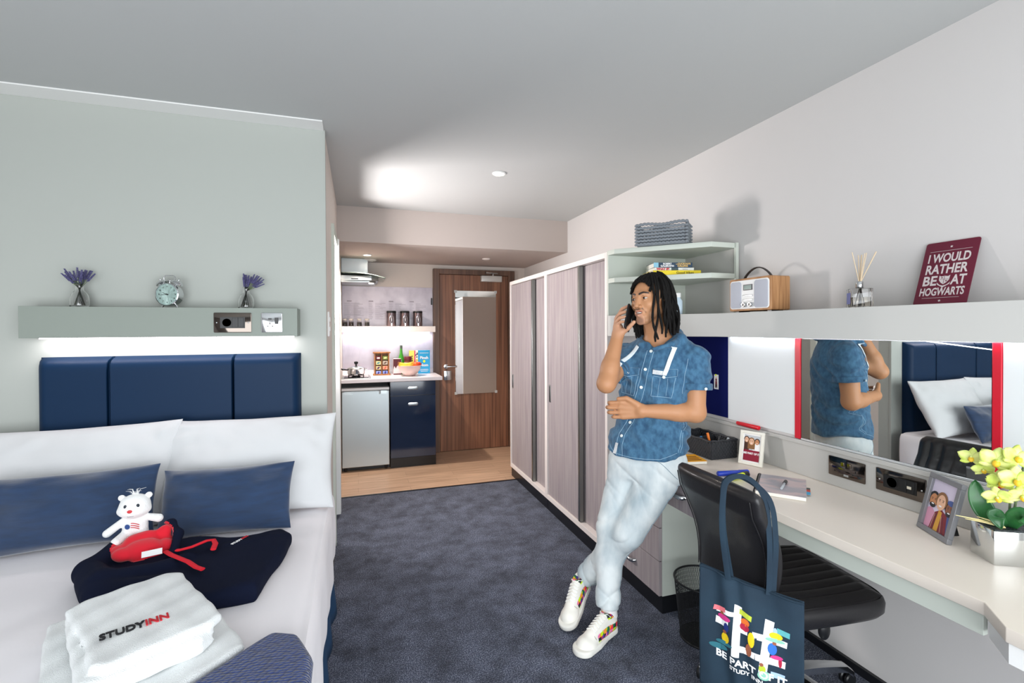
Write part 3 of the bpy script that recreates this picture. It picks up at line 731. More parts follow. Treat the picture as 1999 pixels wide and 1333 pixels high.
# ---------------------------------------------------------------- things on the bed shelf
m_glass = mat('clear_glass', '#ffffff', .02, trans=1, ior=1.45)
m_lav = mat('lavender', '#45426c', .8, var=((300, 300, 300), '#77749f', .4, .7, 2))
m_stem = mat('stem_green', '#5c6b4c', .8)
def lavender(x, z0, label, lean, seed, hz=1.0):
    R = random.Random(seed)
    t = thing('lavender_vase', label, 'vase', (x, 2.655, z0), 0, 'glass vases of lavender')
    MB().lathe([(0, 0), (.033, 0), (.035, .003), (.035, .006), (.034, .04), (.026, .062), (.0145, .074), (.014, .098), (.017, .102), (.0155, .102), (.0125, .098), (.013, .074), (.0245, .061), (.0325, .039), (.0325, .006), (0, .006)], 32).build('glass_bottle', m_glass, t, smooth=50)
    st = MB(); fl = MB()
    for k in range(24):
        a = R.uniform(0, 6.28); r = R.uniform(.1, 1); bx, by = .020*math.cos(a+2.6), .020*math.sin(a+2.6)
        tx, ty = lean+.034*r*math.cos(a), .026*r*math.sin(a); h = (.104+.030*R.random())*hz
        p0 = Vector((bx*.9-lean*.5, by, .008)); p1 = Vector((.004*math.cos(a), .004*math.sin(a), .085)); p2 = Vector((tx, ty, h))
        st.tube([p0, p1, p2], .0011, 5)
        d = (p2-p1).normalized()
        for j in range(11):
            q = p2+d*(.0042*j); rr = .0062*(1-.06*j)
            for i in range(4):
                an = i*PI/2+j*.7; fl.ball(q+Vector((rr*math.cos(an)*.62, rr*math.sin(an)*.62, 0)), (.0026, .0026, .0020), 5, 4)
    st.build('stems', m_stem, t); fl.build('lavender_flowers', m_lav, t)
    b = MB(); b.tube([(.006, -.033, .07), (.018, -.036, .06), (.03, -.034, .04)], .0006, 5)
    return t
lavender(-1.187, 1.546, 'glass vase with a full lavender bunch at the left end of the bed shelf', 0.0, 1)
lavender(-.520, 1.546, 'glass vase with a thin leaning bunch of lavender above the bed socket', .012, 2, .97)
# alarm clock
ck = thing('alarm_clock', 'chrome twin-bell alarm clock on the bed shelf between the two lavender vases', 'clock', (-.838, 2.645, 1.546), -16)
M = Matrix.Translation((0, 0, .060)) @ Matrix.Rotation(PI/2, 4, 'X')
b = MB(); b.T = M; b.lathe([(0, -.028), (.044, -.028), (.050, -.022), (.0515, .0), (.0515, .016), (.0535, .018), (.0535, .022), (.050, .024), (.047, .019), (.047, .017), (0, .017)], 48); b.build('case', m_chrome, ck, smooth=35)
b = MB(); b.T = M; b.lathe([(0, .0185), (.0468, .0185)], 48); b.build('dial', mat('dial_green', '#c9e2db', .6), ck)
b = MB()
for k in range(12):
    a = PI/2-2*PI*(k+1)/12; b.text(str(k+1), M @ Matrix.Translation((.037*math.cos(a), .037*math.sin(a), .0188)), .0105, .0002, .0002)
b.build('numerals', m_tblack, ck)
b = MB(); b.T = M
def hand(a, L, w): c, s = math.cos(a), math.sin(a); b.tube([(-c*.006, -s*.006, .0200), (c*L, s*L, .0200)], [w, w*.5], 6, .4, (0, 0, 1))
hand(PI/2-2*PI*(9.73/12), .022, .0019); hand(PI/2-2*PI*(44/60), .032, .0014); hand(PI/2-2*PI*(27/60), .018, .0006)
b.ball((0, 0, .0205), (.003, .003, .0015), 10, 6); b.build('hands', m_blackp, ck)
for s in (-1, 1):
    b = MB(); b.T = Matrix.Translation((s*.033, 0, .112)) @ Matrix.Rotation(s*.5, 4, 'Y')
    b.lathe([(0, .018), (.012, .016), (.022, .009), (.026, 0), (.0245, 0), (.02, .008), (0, .014)], 28); b.lathe([(.003, .016), (.003, .022), (.005, .024), (0, .027)], 12)
    b.lathe([(.003, -.010), (.003, .015)], 10); b.build('bell', m_chrome, ck, smooth=50)
    MB().tube([(s*.026, 0, .015), (s*.036, 0, .0)], .004, 8).build('foot', m_chrome, ck, smooth=50)
b = MB(); b.tube([(-.026, 0, .120), (-.026, 0, .143), (-.018, 0, .150), (.018, 0, .150), (.026, 0, .143), (.026, 0, .120)], .0022, 8); b.build('handle', m_chrome, ck, smooth=50)
MB().tube([(0, 0, .110), (0, 0, .124)], .0025, 8).ball((0, 0, .126), (.006, .004, .004)).build('hammer', m_chrome, ck, smooth=50)
# ---------------------------------------------------------------- things on the shelves, right side
m_rwood = mat('radio_oak', '#b98a5e', .45, var=((110, 20, 5), '#9a6d46', .4, .65, 4))
def lf(o): return frame(o, (0, -1, 0), (0, 0, 1))     # plane facing the room from the right wall
rd = thing('radio', 'wooden digital radio with silver front and curved handle on the boxed shelf', 'radio', (1.812, 1.858, 1.516))
b = MB(); b.T = lf((0, 0, .084)); b.rbox(-.130, .130, -.078, .082, -.112, 0, .008, 3, .003); b.build('wooden_case', m_rwood, rd, smooth=40)
b = MB(); b.T = lf((0, 0, .084)); b.rbox(-.122, .120, -.068, .072, 0, .003, .014, 4, .001); b.build('front_panel', m_white, rd, smooth=40)
m_grille = mat('speaker_cloth', '#b9bcc6', .6, bump=((1500, 1500, 1500), .5, .001))
for x0, x1 in ((-.117, -.048), (.034, .115)):
    b = MB(); b.T = lf((0, 0, .084)); b.rbox(x0, x1, -.064, .067, .003, .006, .014, 4, .001); b.build('speaker_grille', m_grille, rd, smooth=40)
b = MB(); b.T = lf((0, 0, .084)); b.rbox(-.034, .022, .022, .050, .003, .006, .002, 2, .001); b.build('display_bezel', m_blackp, rd)
b = MB(); b.T = lf((0, 0, .084)); b.box(-.029, .017, .026, .046, .006, .0066); b.build('display', mat('lcd_green', '#5d7a72', .2), rd)
for y in (-.004, -.024):
    b = MB(); b.T = lf((0, 0, .084)); b.rbox(-.038, .025, y-.004, y+.004, .003, .0055, .003, 3, .001); b.build('button_row', m_steel, rd, smooth=40)
for x in (-.026, .013):
    b = MB(); b.T = lf((0, 0, .084)) @ Matrix.Translation((x, -.048, .003)); b.lathe([(.0115, 0), (.0115, .010), (.010, .012), (.004, .012), (0, .010)], 24); b.build('knob', m_chrome, rd, smooth=40)
b = MB(); b.tube([(.05, .085-.17*k/12, .166+.052*math.sin(PI*k/12)**.8) for k in range(13)], .009, 8, .35, (0, 0, 1)); b.build('handle', mat('leather_handle', '#3a3432', .5), rd, smooth=60)
for y in (-.10, .10):
    MB().box(.02, .09, y-.012, y+.012, 0, .007).build('foot', m_blackp, rd)
# reed diffuser
df = thing('reed_diffuser', 'square clear glass reed diffuser with pale sticks on the boxed shelf', 'diffuser', (1.872, 1.365, 1.516), -38)
b = MB(); b.rbox(-.036, .036, -.036, .036, 0, .074, .006, 3, .003); b.build('glass_bottle', m_glass, df, smooth=40)
b = MB(); b.rbox(-.030, .030, -.030, .030, .006, .040, .004, 2, .002); b.build('scented_oil', mat('pale_oil', '#efe9dc', .02, trans=1, ior=1.36), df, smooth=40)
MB().lathe([(.012, .074), (.0135, .076), (.0135, .100), (.012, .102), (.008, .102), (.008, .074)], 24).build('neck_collar', m_chrome, df, smooth=40)
MB().box(-.0368, -.0362, -.022, .022, .014, .058).build('paper_label', mat('lilac_label', '#9aa0dc', .6), df)
R = random.Random(4)
for k in range(9):
    a = R.uniform(0, 6.28); r = R.uniform(.35, 1)
    MB().tube([(.022*math.cos(a+PI)*r, .022*math.sin(a+PI)*r, .008), (0.004*math.cos(a), .004*math.sin(a), .10), (.060*r*math.cos(a), .060*r*math.sin(a), .205+.01*R.random())], .0016, 6).build('reed', mat('reed', '#dcc7a8', .7) if k == 0 else bpy.data.materials['reed'], df)
# wall sign
sg = thing('tin_sign', 'dark red tin sign with pale capital lettering leaning on the wall at the right', 'sign', (1.898, 1.112, 1.516))
M = frame((0, 0, 0), (0, -1, 0), (.34, 0, 1)) @ Matrix.Translation((0, .118, 0))
b = MB(); b.T = M; b.rbox(-.080, .080, -.118, .118, -.0012, .0012, .008, 4, .0005); b.build('plate', mat('maroon_enamel', '#641a30', .35), sg, smooth=40)
m_sgt = mat('sign_letters', '#cfc6c6', .6)
b = MB().use(m_sgt); Z = .0016; T = lambda x, y: M @ Matrix.Translation((x, y, Z))
def line(s, y, W, H, x=0, al='CENTER'):
    k = MB(); k.text(s, Matrix.Identity(4), 1, 0, .028, 'LEFT'); xs = [v[0] for v in k.v]; ys = [v[1] for v in k.v]
    w = max(xs)-min(xs); h = max(ys)-min(ys)
    q = MB(); q.v = [(x+((v[0]-min(xs))/w-.5)*W, y+((v[1]-min(ys))/h-.5)*H, Z) for v in k.v]; b.T = M; b.add(q.v, k.f); b.T = None
line('I WOULD', .056, .125, .034); line('RATHER', .014, .125, .036)
line('BE', -.029, .042, .036, -.042); line('AT', -.029, .044, .036, .042); line('HOGWARTS', -.070, .132, .030)
b.T = M
# small crest between the words: a quartered shield over a ribbon
sh = [(-.016, .015), (-.010, .011), (0, .013), (.010, .011), (.016, .015), (.015, -.002), (.008, -.012), (0, -.018), (-.008, -.012), (-.015, -.002)]
b.poly([(x, y-.026) for x, y in sh], Z); b.add([(x, y-.048, Z) for x, y in [(-.020, .012), (-.010, .002), (0, -.001), (.010, .002), (.020, .012), (.018, .004), (0, -.008), (-.018, .004)]], [tuple(range(8))])
b.box(-.062, .062, .0815, .0825, Z, Z+.0003).box(-.055, .055, -.0935, -.0925, Z, Z+.0003)
for y in (.096, -.104):
    b.add([((.005 if i % 2 == 0 else .0022)*math.cos(PI*i/6+PI/2), y+(.005 if i % 2 == 0 else .0022)*math.sin(PI*i/6+PI/2), Z) for i in range(12)], [tuple(range(12))])
b.T = None; b.build('lettering', None, sg)
b = MB().use(bpy.data.materials['maroon_enamel']); b.T = M
b.box(-.0006, .0006, -.040, -.014, Z+.0002, Z+.0005).box(-.013, .013, -.0262, -.0252, Z+.0002, Z+.0005); b.disc((-.007, -.020), .0025, Z+.0004, 8).disc((.007, -.032), .0025, Z+.0004, 8)
b.build('crest_lines', None, sg)
# woven basket on the top corner shelf
m_rope = mat('grey_rope', '#80868c', .9, bump=((200, 200, 200), .5, .002))
bk = thing('woven_basket', 'chunky grey knitted rope basket on top of the corner shelves', 'basket', (1.665, 2.335, 1.9), -43.5)
b = MB(); W, D, H = .265, .17, .125; rows = 7
per = [(x, -D/2, 0) for x in np.linspace(-W/2, W/2, 14)[:-1]]+[(W/2, y, 90) for y in np.linspace(-D/2, D/2, 9)[:-1]]+[(x, D/2, 180) for x in np.linspace(W/2, -W/2, 14)[:-1]]+[(-W/2, y, 270) for y in np.linspace(D/2, -D/2, 9)[:-1]]
for r in range(rows):
    for i, (x, y, a) in enumerate(per):
        for s in (1, -1):
            b.T = Matrix.Translation((x, y, .012+H*r/rows+(.004*math.sin(i*.7) if r == rows-1 else 0))) @ Matrix.Rotation(math.radians(a), 4, 'Z') @ Matrix.Translation((s*.005, 0, 0)) @ Matrix.Rotation(s*.55, 4, 'Y')
            b.ball((0, 0, 0), (.0125, .010, .0075), 7, 5)
b.T = None; b.build('woven_wall', m_rope, bk, smooth=80)
MB().box(-W/2, W/2, -D/2, D/2, .002, .012).build('base', m_rope, bk)
# books on the corner shelf
def book(name, label, loc, rz, L, D, H, cover, pages, spine, group=None):
    t = thing(name, label, 'book', loc, rz, group)
    b = MB(); b.box(-L/2, L/2, -D/2, D/2, 0, .0015).box(-L/2, L/2, -D/2, D/2, H-.0015, H).box(-L/2, L/2, -D/2, -D/2+.0015, 0, H); b.build('cover', cover, t, bev=.0004)
    MB().box(-L/2+.002, L/2-.002, -D/2+.0016, D/2-.003, .0016, H-.0016).build('pages', pages, t)
    if spine:
        b = MB(); spine(b, M=frame((0, -D/2-.0003, H/2), (1, 0, 0), (0, 0, 1))); b.build('spine_print', None, t)
    return t
m_page = mat('page_white', '#f0ece2', .8)
mb1 = mat('book_dark_blue', '#1d3a52', .4); mb2 = mat('book_white_green', '#e9ecea', .5); mb3 = mat('book_yellow', '#ecd21f', .5)
def sp1(b, M):
    b.use(mat('pale_blue_print', '#8cc4da', .5)); b.T = M; b.box(-.112, -.085, -.013, .013, 0, .0003); b.T = None
    b.use(m_text).text('ROBERT', M @ Matrix.Translation((-.035, .006, .0003)), .013, .0001, .0006); b.text('GALBRAITH', M @ Matrix.Translation((-.035, -.006, .0003)), .013, .0001, .0006, sx=1.1)
    b.use(mat('gold_print', '#e0b868', .5)).text('THE', M @ Matrix.Translation((.018, .004, .0003)), .006, .0001, .0002)
    b.text("CUCKOO'S", M @ Matrix.Translation((.060, .006, .0003)), .013, .0001, .0006, sx=1.1); b.text('CALLING', M @ Matrix.Translation((.052, -.006, .0003)), .013, .0001, .0006, sx=1.1)
def sp2(b, M):
    b.use(mat('slate_band', '#3f5358', .5)); b.T = M; b.box(-.018, .022, -.0085, .0085, 0, .0003); b.T = None
    b.use(m_tred).text('WHAT IF?', M @ Matrix.Translation((-.066, 0, .0003)), .016, .0001, .0010, sx=1.05)
    b.use(mat('grey_print', '#8a8f92', .6)).text('RANDALL', M @ Matrix.Translation((.062, 0, .0003)), .007, .0001, .0002)
def sp3(b, M):
    b.use(m_tblack).text('Good Vibes', M @ Matrix.Translation((.045, -.001, .0003)), .018, .0001, .0002, sx=1.15)
book('paperback_book', 'yellow paperback at the bottom of the stack on the corner shelf', (1.72, 2.345, 1.7345), -16, .27, .19, .026, mb3, m_page, sp3)
book('paperback_book', 'thin white paperback with a red title in the middle of the book stack', (1.712, 2.35, 1.7606), -14, .225, .15, .018, mb2, m_page, sp2)
book('paperback_book', 'dark blue paperback with gold title on top of the book stack', (1.705, 2.345, 1.7787), -16, .215, .15, .027, mb1, m_page, sp1)
# pale bottle behind the man's hair
t = thing('plastic_bottle', 'slim pale blue bottle on the boxed shelf behind the man’s hair', 'bottle', (1.715, 2.27, 1.516))
MB().lathe([(0, 0), (.020, 0), (.022, .004), (.022, .075), (.012, .088), (.011, .095), (0, .095)], 24).build('bottle_body', mat('pale_blue_plastic', '#c6d8e4', .35), t, smooth=40)
MB().lathe([(.013, .095), (.013, .118), (.011, .120), (0, .120)], 20).build('cap', m_white, t, smooth=40)

# ---------------------------------------------------------------- things on the desk
def marker(name, label, p0, p1, r, body, cap, group=None, cat='marker', tip=.30, capr=1.1, wh=None):
    p0 = Vector(p0); p1 = Vector(p1); L = (p1-p0).length
    t = thing(name, label, cat, p0, 0, group)
    q = Vector((0, 0, 1)).rotation_difference((p1-p0).normalized()).to_matrix().to_4x4()
    b = MB(); b.T = q; b.lathe([(0, 0), (r*.8, 0), (r, r*.25), (r, L*(1-tip)), (r*.7, L*(1-tip)+.003), (0, L*(1-tip)+.003)], 16); b.build('barrel', body, t, smooth=40)
    b = MB(); b.T = q; b.lathe([(r*capr, L*(1-tip)), (r*capr, L-r*.3), (r*.8, L), (0, L)], 16); b.build('cap', cap, t, smooth=40)
    return t
m_bluem = mat('blue_plastic', '#1c3db8', .35); m_redm = mat('red_plastic', '#d41326', .35); m_yel = mat('neon_yellow', '#dcec1e', .45)
marker('marker_pen', 'thick blue marker pen lying on the desk behind the chair back', (1.585, 1.815, .7625), (1.738, 1.788, .7625), .0115, m_bluem, m_bluem)
marker('highlighter', 'neon yellow highlighter with black ends lying beside the blue marker', (1.600, 1.740, .7635), (1.712, 1.765, .7635), .0125, m_yel, m_blackp, cat='highlighter')
marker('marker_pen', 'thick red marker pen on the ledge below the white board', (1.951, 2.085, .9255), (1.951, 1.935, .9255), .010, m_redm, m_redm)
MB().box(1.936, X1-.006, 1.90, 2.12, .908, .9145).build('pen_ledge', m_greyl)
tag(bpy.data.objects['pen_ledge'], 'narrow pale ledge under the white board holding the red marker', 'ledge')
# notebook and pen
nb = thing('spiral_notebook', 'grey-covered spiral notebook with coloured tabs lying on the desk', 'notebook', (1.722, 1.590, .7508), 41)
MB().box(-.13, .13, -.090, .090, .0, .014).build('pages', m_page, nb, bev=.0008)
MB().box(-.132, .132, -.092, .092, .0141, .0156).build('cover', mat('notebook_cover', '#a8a3aa', .3, var=((22, 10, 10), '#c9b4b4', .45, .6, 3)), nb, bev=.0005)
b = MB()
for k in range(30):
    x = -.125+.25*k/29; b.tube([(x, .090+.009*math.cos(2*PI*j/10), .008+.0105*math.sin(2*PI*j/10)) for j in range(11)], .0009, 5)
b.build('spiral_binding', m_blackp, nb)
for k, c in enumerate(('#4a4d4a', '#c8452f', '#3f9ec8')):
    MB().box(-.03-.036*k+.06-.018, -.03-.036*k+.06+.016, -.106, -.090, .004+.002*k, .0055+.002*k).build('index_tab', mat('tab_%d' % k, c, .6), nb)
marker('whiteboard_pen', 'slim black and clear drywipe pen lying on the spiral notebook', (1.668, 1.540, .7715), (1.765, 1.606, .7715), .0055, mat('clear_barrel', '#b8bcc0', .3), m_blackp, cat='pen', tip=.33, capr=1.35)
# photo frames
def photo_frame(label, p0, p1, H, lean, fm, border, content, thick=.012):
    p0 = Vector(p0); p1 = Vector(p1); W = (p1-p0).length; x = (p1-p0).normalized()
    n = Vector((x.y, -x.x, 0)); n = n if n.x < 0 else -n
    t = thing('photo_frame', label, 'photo frame', (p0+p1)/2)
    y = (Vector((0, 0, 1))-n*math.tan(math.radians(lean))).normalized()
    M = frame((0, 0, .002), x, y) @ Matrix.Translation((0, H/2, 0))
    b = MB(); b.T = M; w, h = W/2, H/2
    b.box(-w, w, -h, -h+border, -thick, 0).box(-w, w, h-border, h, -thick, 0).box(-w, -w+border, -h+border, h-border, -thick, 0).box(w-border, w, -h+border, h-border, -thick, 0)
    b.box(-w+.001, w-.001, -h+.001, h-.001, -thick-.002, -thick+.004); b.build('surround', fm, t, bev=.0012)
    c = MB(); c.T = M @ Matrix.Translation((0, 0, -thick+.005)); content(c, w-border, h-border); c.build('photograph', None, t)
    bb = MB(); bb.T = M; bb.box(-.02, .02, -h*.4, h*.5, -thick-.004, -thick-.002); bb.T = None
    q = M @ Vector((0, h*.3, -thick-.003)); foot = Vector((-n.x*.075, -n.y*.075, .003))+M @ Vector((0, -h, 0))*Vector((1, 1, 0))[0]*0
    bb.tube([q, foot], .008, 6, .3); bb.build('easel_back', m_blackp, t)
    return t
sk1, sk2, sk3 = mat('photo_skin_a', '#e3b394', .4), mat('photo_skin_b', '#c98b62', .4), mat('photo_skin_c', '#8c5a44', .4)
pc = lambda n, c: mat('photo_'+n, c, .35)
P_white, P_dark, P_mar, P_hair, P_blonde, P_grey, P_lil, P_plaid, P_blue, P_must = pc('white', '#f3f1f0'), pc('dark', '#26262c'), pc('maroon', '#8f2438'), pc('brown', '#4b352c'), pc('fair', '#8a6240'), pc('grey', '#c2c6ca'), pc('lilac', '#d4cbe0'), pc('plaid', '#7c2a33'), pc('blue', '#4a5d96'), pc('must', '#d09a3c')
def face(c, x, y, r, skin, hair, z, beard=False, a=0, long=False):
    c.use(hair)
    if long: c.poly([(x-r*1.25, y-r*2.6), (x+r*1.25, y-r*2.6), (x+r*1.3, y+.2*r), (x-r*1.3, y+.2*r)], z)
    c.disc((x, y+r*.3), r*1.15, z, 16, r*1.25); c.use(skin).disc((x, y), r*.85, z+.0002, 18, r*1.15, a)
    if beard: c.use(hair).disc((x, y-r*.75), r*.7, z+.0003, 12, r*.42)
    c.use(P_dark)
    for s in (-1, 1): c.disc((x+s*r*.34, y+r*.18), r*.11, z+.0004, 8, r*.07); c.disc((x+s*r*.34, y+r*.38), r*.2, z+.0004, 8, r*.05)
    c.use(P_white).disc((x, y-r*.52), r*.32, z+.0005, 10, r*.12)
def photo_a(c, w, h):
    c.use(P_white).box(-w, w, -h, h, -.001, 0); W, H = w*.86, h*.90
    c.use(P_grey).poly([(-W, -.16*H), (W, -.16*H), (W, H), (-W, H)], .0002)
    c.use(P_hair).poly([(-W, -.16*H), (-.35*W, -.16*H), (-.4*W, .6*H), (-W, .7*H)], .0003)
    c.use(P_white).poly([(.1*W, -.16*H), (W, -.16*H), (W, .35*H), (.3*W, .45*H)], .00035)
    face(c, -.72*W, .62*H, .30*W, sk1, P_hair, .0004); face(c, .62*W, .52*H, .30*W, sk2, P_dark, .0005)
    face(c, -.08*W, .50*H, .36*W, sk1, P_blonde, .0008, long=True)
    c.use(P_mar).poly([(-W, -H), (W, -H), (W, -.16*H), (-W, -.16*H)], .0014)
    M0 = c.T; c.T = None; c.use(m_text).text('#BE PART OF IT', M0 @ Matrix.Translation((0, -.42*H, .0016)), .0135, .0001, .0005, sx=.86); c.T = M0
def photo_b(c, w, h):
    c.use(P_lil).box(-w, w, -h, h, -.001, 0)
    c.use(P_plaid).poly([(-.55*w, -h), (.8*w, -h), (.6*w, -.25*h), (.1*w, -.1*h), (-.35*w, -.3*h)], .0006)
    c.use(pc('pink', '#d79ab4')).poly([(-w, -h), (-.4*w, -h), (-.3*w, -.35*h), (-.7*w, -.15*h), (-w, -.25*h)], .0004)
    c.use(P_blue).poly([(.3*w, -h), (w, -h), (w, -.1*h), (.6*w, -.15*h)], .0004)
    c.use(P_must).poly([(-.2*w, -h), (.15*w, -h), (.2*w, -.2*h), (-.08*w, -.15*h)], .0008)
    for k in range(6): c.use(P_dark if k % 2 else pc('tartan', '#c9b3a4')).poly([(-.45*w+.2*k*w, -h), (-.42*w+.2*k*w, -h), (-.30*w+.13*k*w, -.35*h), (-.33*w+.13*k*w, -.35*h)], .0007)
    face(c, -.66*w, .12*h, .36*w, sk2, P_dark, .001, True); face(c, .68*w, .02*h, .34*w, sk3, P_dark, .001, True)
    c.use(P_blue).disc((.72*w, .30*h), .30*w, .0016, 14, .16*w)
    face(c, -.02*w, .16*h, .40*w, sk1, P_blonde, .002)
photo_frame('white photo frame with a maroon caption band standing on the desk below the red marker', (1.838, 1.960, .75), (1.882, 1.852, .75), .168, 11, mat('cream_frame', '#ece9dd', .4), .0135, photo_a, .014)
photo_frame('grey photo frame with three smiling faces standing on the desk beside the orchid', (1.835, 1.140, .75), (1.765, 1.010, .75), .196, 13, mat('pewter_frame', '#85868a', .3, .3), .017, photo_b, .014)

# orange book under the basket side
t = thing('orange_book', 'orange covered book lying on the desk between the man and the wicker basket', 'book', (1.60, 2.075, .7508), -12)
MB().box(-.09, .09, -.065, .065, .001, .015).build('pages', m_page, t)
MB().box(-.092, .092, -.067, .067, .0151, .0166).build('cover', mat('orange_cover', '#e8a21c', .5), t)
b = MB(); b.use(mat('brown_print', '#7a4a18', .6))
for k in range(3): b.box(-.05, .075, -.045+.028*k, -.032+.028*k, .0167, .0171)
b.build('cover_print', None, t)
# wicker desk basket
m_wick = mat('black_wicker', '#2b2d31', .55, bump=((140, 140, 140), .4, .002))
wk = thing('wicker_basket', 'black wicker basket holding pens on the desk beside the man', 'basket', (1.83, 2.19, .7512))
b = MB(); W, D, H = .165, .285, .094
def wall(p0, p1, n):
    p0 = Vector(p0); p1 = Vector(p1); d = (p1-p0); nn = Vector((-d.y, d.x, 0)).normalized()
    for i in range(n):
        q = p0+d*(i+.5)/n
        b.tube([q+nn*(.0035*(1 if (i+j) % 2 else -1))+Vector((0, 0, H*j/8)) for j in range(9)], .0042, 6)
wall((-W/2, -D/2, 0), (W/2, -D/2, 0), 18); wall((W/2, -D/2, 0), (W/2, D/2, 0), 30); wall((W/2, D/2, 0), (-W/2, D/2, 0), 18); wall((-W/2, D/2, 0), (-W/2, -D/2, 0), 30)
b.box(-W/2+.004, W/2-.004, -D/2+.004, D/2-.004, .001, .006)
for s in (-1, 1): b.box(s*W/2-.002, s*W/2+.002, -D/2, D/2, 0, H-.004).box(-W/2, W/2, s*D/2-.002, s*D/2+.002, 0, H-.004)
b.build('woven_body', m_wick, wk, smooth=60)
b = MB(); c = [(-W/2, -D/2), (W/2, -D/2), (W/2, D/2), (-W/2, D/2), (-W/2, -D/2)]; pts = []
for i in range(4):
    for j in range(12): u = j/12; pts.append((c[i][0]*(1-u)+c[i+1][0]*u, c[i][1]*(1-u)+c[i+1][1]*u, H+.0025*math.sin(j*PI/2)))
pts.append(pts[0]); b.tube(pts, .0065, 8); b.build('rim', m_wick, wk, smooth=60)
MB().box(-W/2, W/2, .02, .028, .006, H-.008).build('divider', m_wick, wk, bev=.003)
for n, (x, y, dx, dy, L, c1, c2, lab) in enumerate((
        (1.80, 2.11, -.15, .25, .115, '#ef7f2a', '#ef7f2a', 'orange felt pen standing in the black wicker basket'),
        (1.83, 2.10, .55, .15, .105, '#2c9a45', '#17181a', 'green pen leaning in the black wicker basket'),
        (1.785, 2.13, -.5, .3, .10, '#17181a', '#2a6f9a', 'black marker with a blue cap leaning in the wicker basket'),
        (1.86, 2.09, .75, -.15, .100, '#eceef0', '#d4d8da', 'white pen leaning over the right rim of the wicker basket'),
        (1.80, 2.08, -.9, -.2, .085, '#d44a8a', '#e8e8ea', 'pink and white pen leaning at the left of the wicker basket'))):
    d = Vector((dx, dy, 1.35)).normalized()*L; p = Vector((x, y, .762))-Vector((dx, dy, 0))*.02
    marker('pen', lab, p, p+d, .0062, mat('pen_body_%d' % n, c1, .4), mat('pen_cap_%d' % n, c2, .4), 'pens in the wicker basket', 'pen', .4)
t = thing('sticky_notes', 'small yellow pad on the desk behind the wicker basket', 'note pad', (1.90, 2.44, .75), 12)
MB().box(-.038, .038, -.038, .038, 0, .05).build('paper_block', mat('note_yellow', '#d9bf4a', .7), t)
# card pinned to the navy board
t = thing('pinned_card', 'small white card pinned to the navy board with a yellow pin', 'card', (X1-.001, 2.262, 1.128))
b = MB(); b.T = lf((0, 0, 0)); b.use(m_text).box(-.018, .018, -.042, .042, 0, .0006); b.use(P_plaid).disc((0, .012), .007, .001, 10, .009); b.poly([(-.009, -.03), (.009, -.03), (.007, .004), (-.007, .004)], .001)
b.use(sk1).disc((0, .022), .005, .0012, 10); b.use(P_dark).box(-.008, -.002, -.036, -.014, .0011, .0013).box(.002, .008, -.036, -.014, .0011, .0013); b.build('card', None, t)
b = MB(); b.T = lf((0, 0, 0)); b.ball((0, .040, .004), (.005, .005, .004), 10, 6); b.build('pin', m_yel, t)
t = thing('pinned_card', 'white printed card on the navy board half hidden by the man’s arm', 'card', (X1-.001, 2.41, 1.26))
b = MB(); b.T = lf((0, 0, 0)); b.use(m_text).box(-.03, .03, -.04, .04, 0, .0006); b.use(P_grey).box(-.022, .022, .0, .004, .0006, .0009).box(-.022, .022, -.012, -.008, .0006, .0009); b.build('card', None, t)

# ---------------------------------------------------------------- orchid
oc = thing('potted_orchid', 'artificial yellow-green orchid in a mirrored square pot at the right end of the desk', 'plant', (1.8325, .885, .75), -28.5)
W = .075
b = MB(); b.rbox(-W, W, -.046, .046, 0, .098, .003, 2, .001); b.build('pot', mat('mirror_ceramic', '#d9dbd9', .06, .9), oc, smooth=30)
MB().box(-W+.006, W-.006, -.040, .040, .0985, .1015).build('pebbles', mat('dark_pebbles', '#2f3438', .5, bump=((120, 120, 120), 1, .01)), oc)
m_leaf = mat('orchid_leaf', '#2c6a35', .35, var=((20, 20, 20), '#1f5029', .4, .6, 3), coat=.15)
m_pet = mat('orchid_petal', '#dfe890', .5, var=((30, 30, 30), '#c9dc62', .42, .62, 3)); m_lip = mat('orchid_lip', '#e9bd2e', .5)
Mi = (Matrix.Translation((1.8325, .885, .75)) @ Matrix.Rotation(math.radians(-28.5), 4, 'Z')).inverted()
def leaf(p0, p1, p2, w, nrm):
    p0, p1, p2 = (Mi @ Vector(p) for p in (p0, p1, p2)); nrm = Mi.to_3x3() @ Vector(nrm)
    def fn(u, v):
        c = p0*(1-v)**2+p1*2*v*(1-v)+p2*v*v; t = ((p1-p0)*(1-v)+(p2-p1)*v).normalized(); s = t.cross(nrm).normalized()
        ww = w*math.sin(PI*min(1, v*.86+.14))**.6 if v < .999 else 0
        a = (u-.5)*2; return c+s*(a*ww)+nrm.normalized()*(-.18*w*(1-a*a))
    MB().grid(fn, 9, 16).build('leaf', m_leaf, oc, smooth=80, thick=.0014)
leaf((1.80, .90, .85), (1.775, .94, .90), (1.782, .945, .975), .026, (-.8, -.5, .3))
leaf((1.80, .885, .85), (1.73, .885, .93), (1.742, .862, .862), .022, (-.7, -.6, .3))
leaf((1.81, .88, .85), (1.79, .84, .94), (1.785, .818, .876), .024, (-.8, -.55, .2))
MB().tube([Mi @ Vector(p) for p in ((1.82, .885, .85), (1.80, .87, .98), (1.77, .88, 1.06), (1.745, .91, 1.06))], .003, 8).tube([Mi @ Vector(p) for p in ((1.82, .88, .85), (1.80, .85, 1.0), (1.77, .825, 1.07))], .003, 8).build('stem', m_stem, oc)
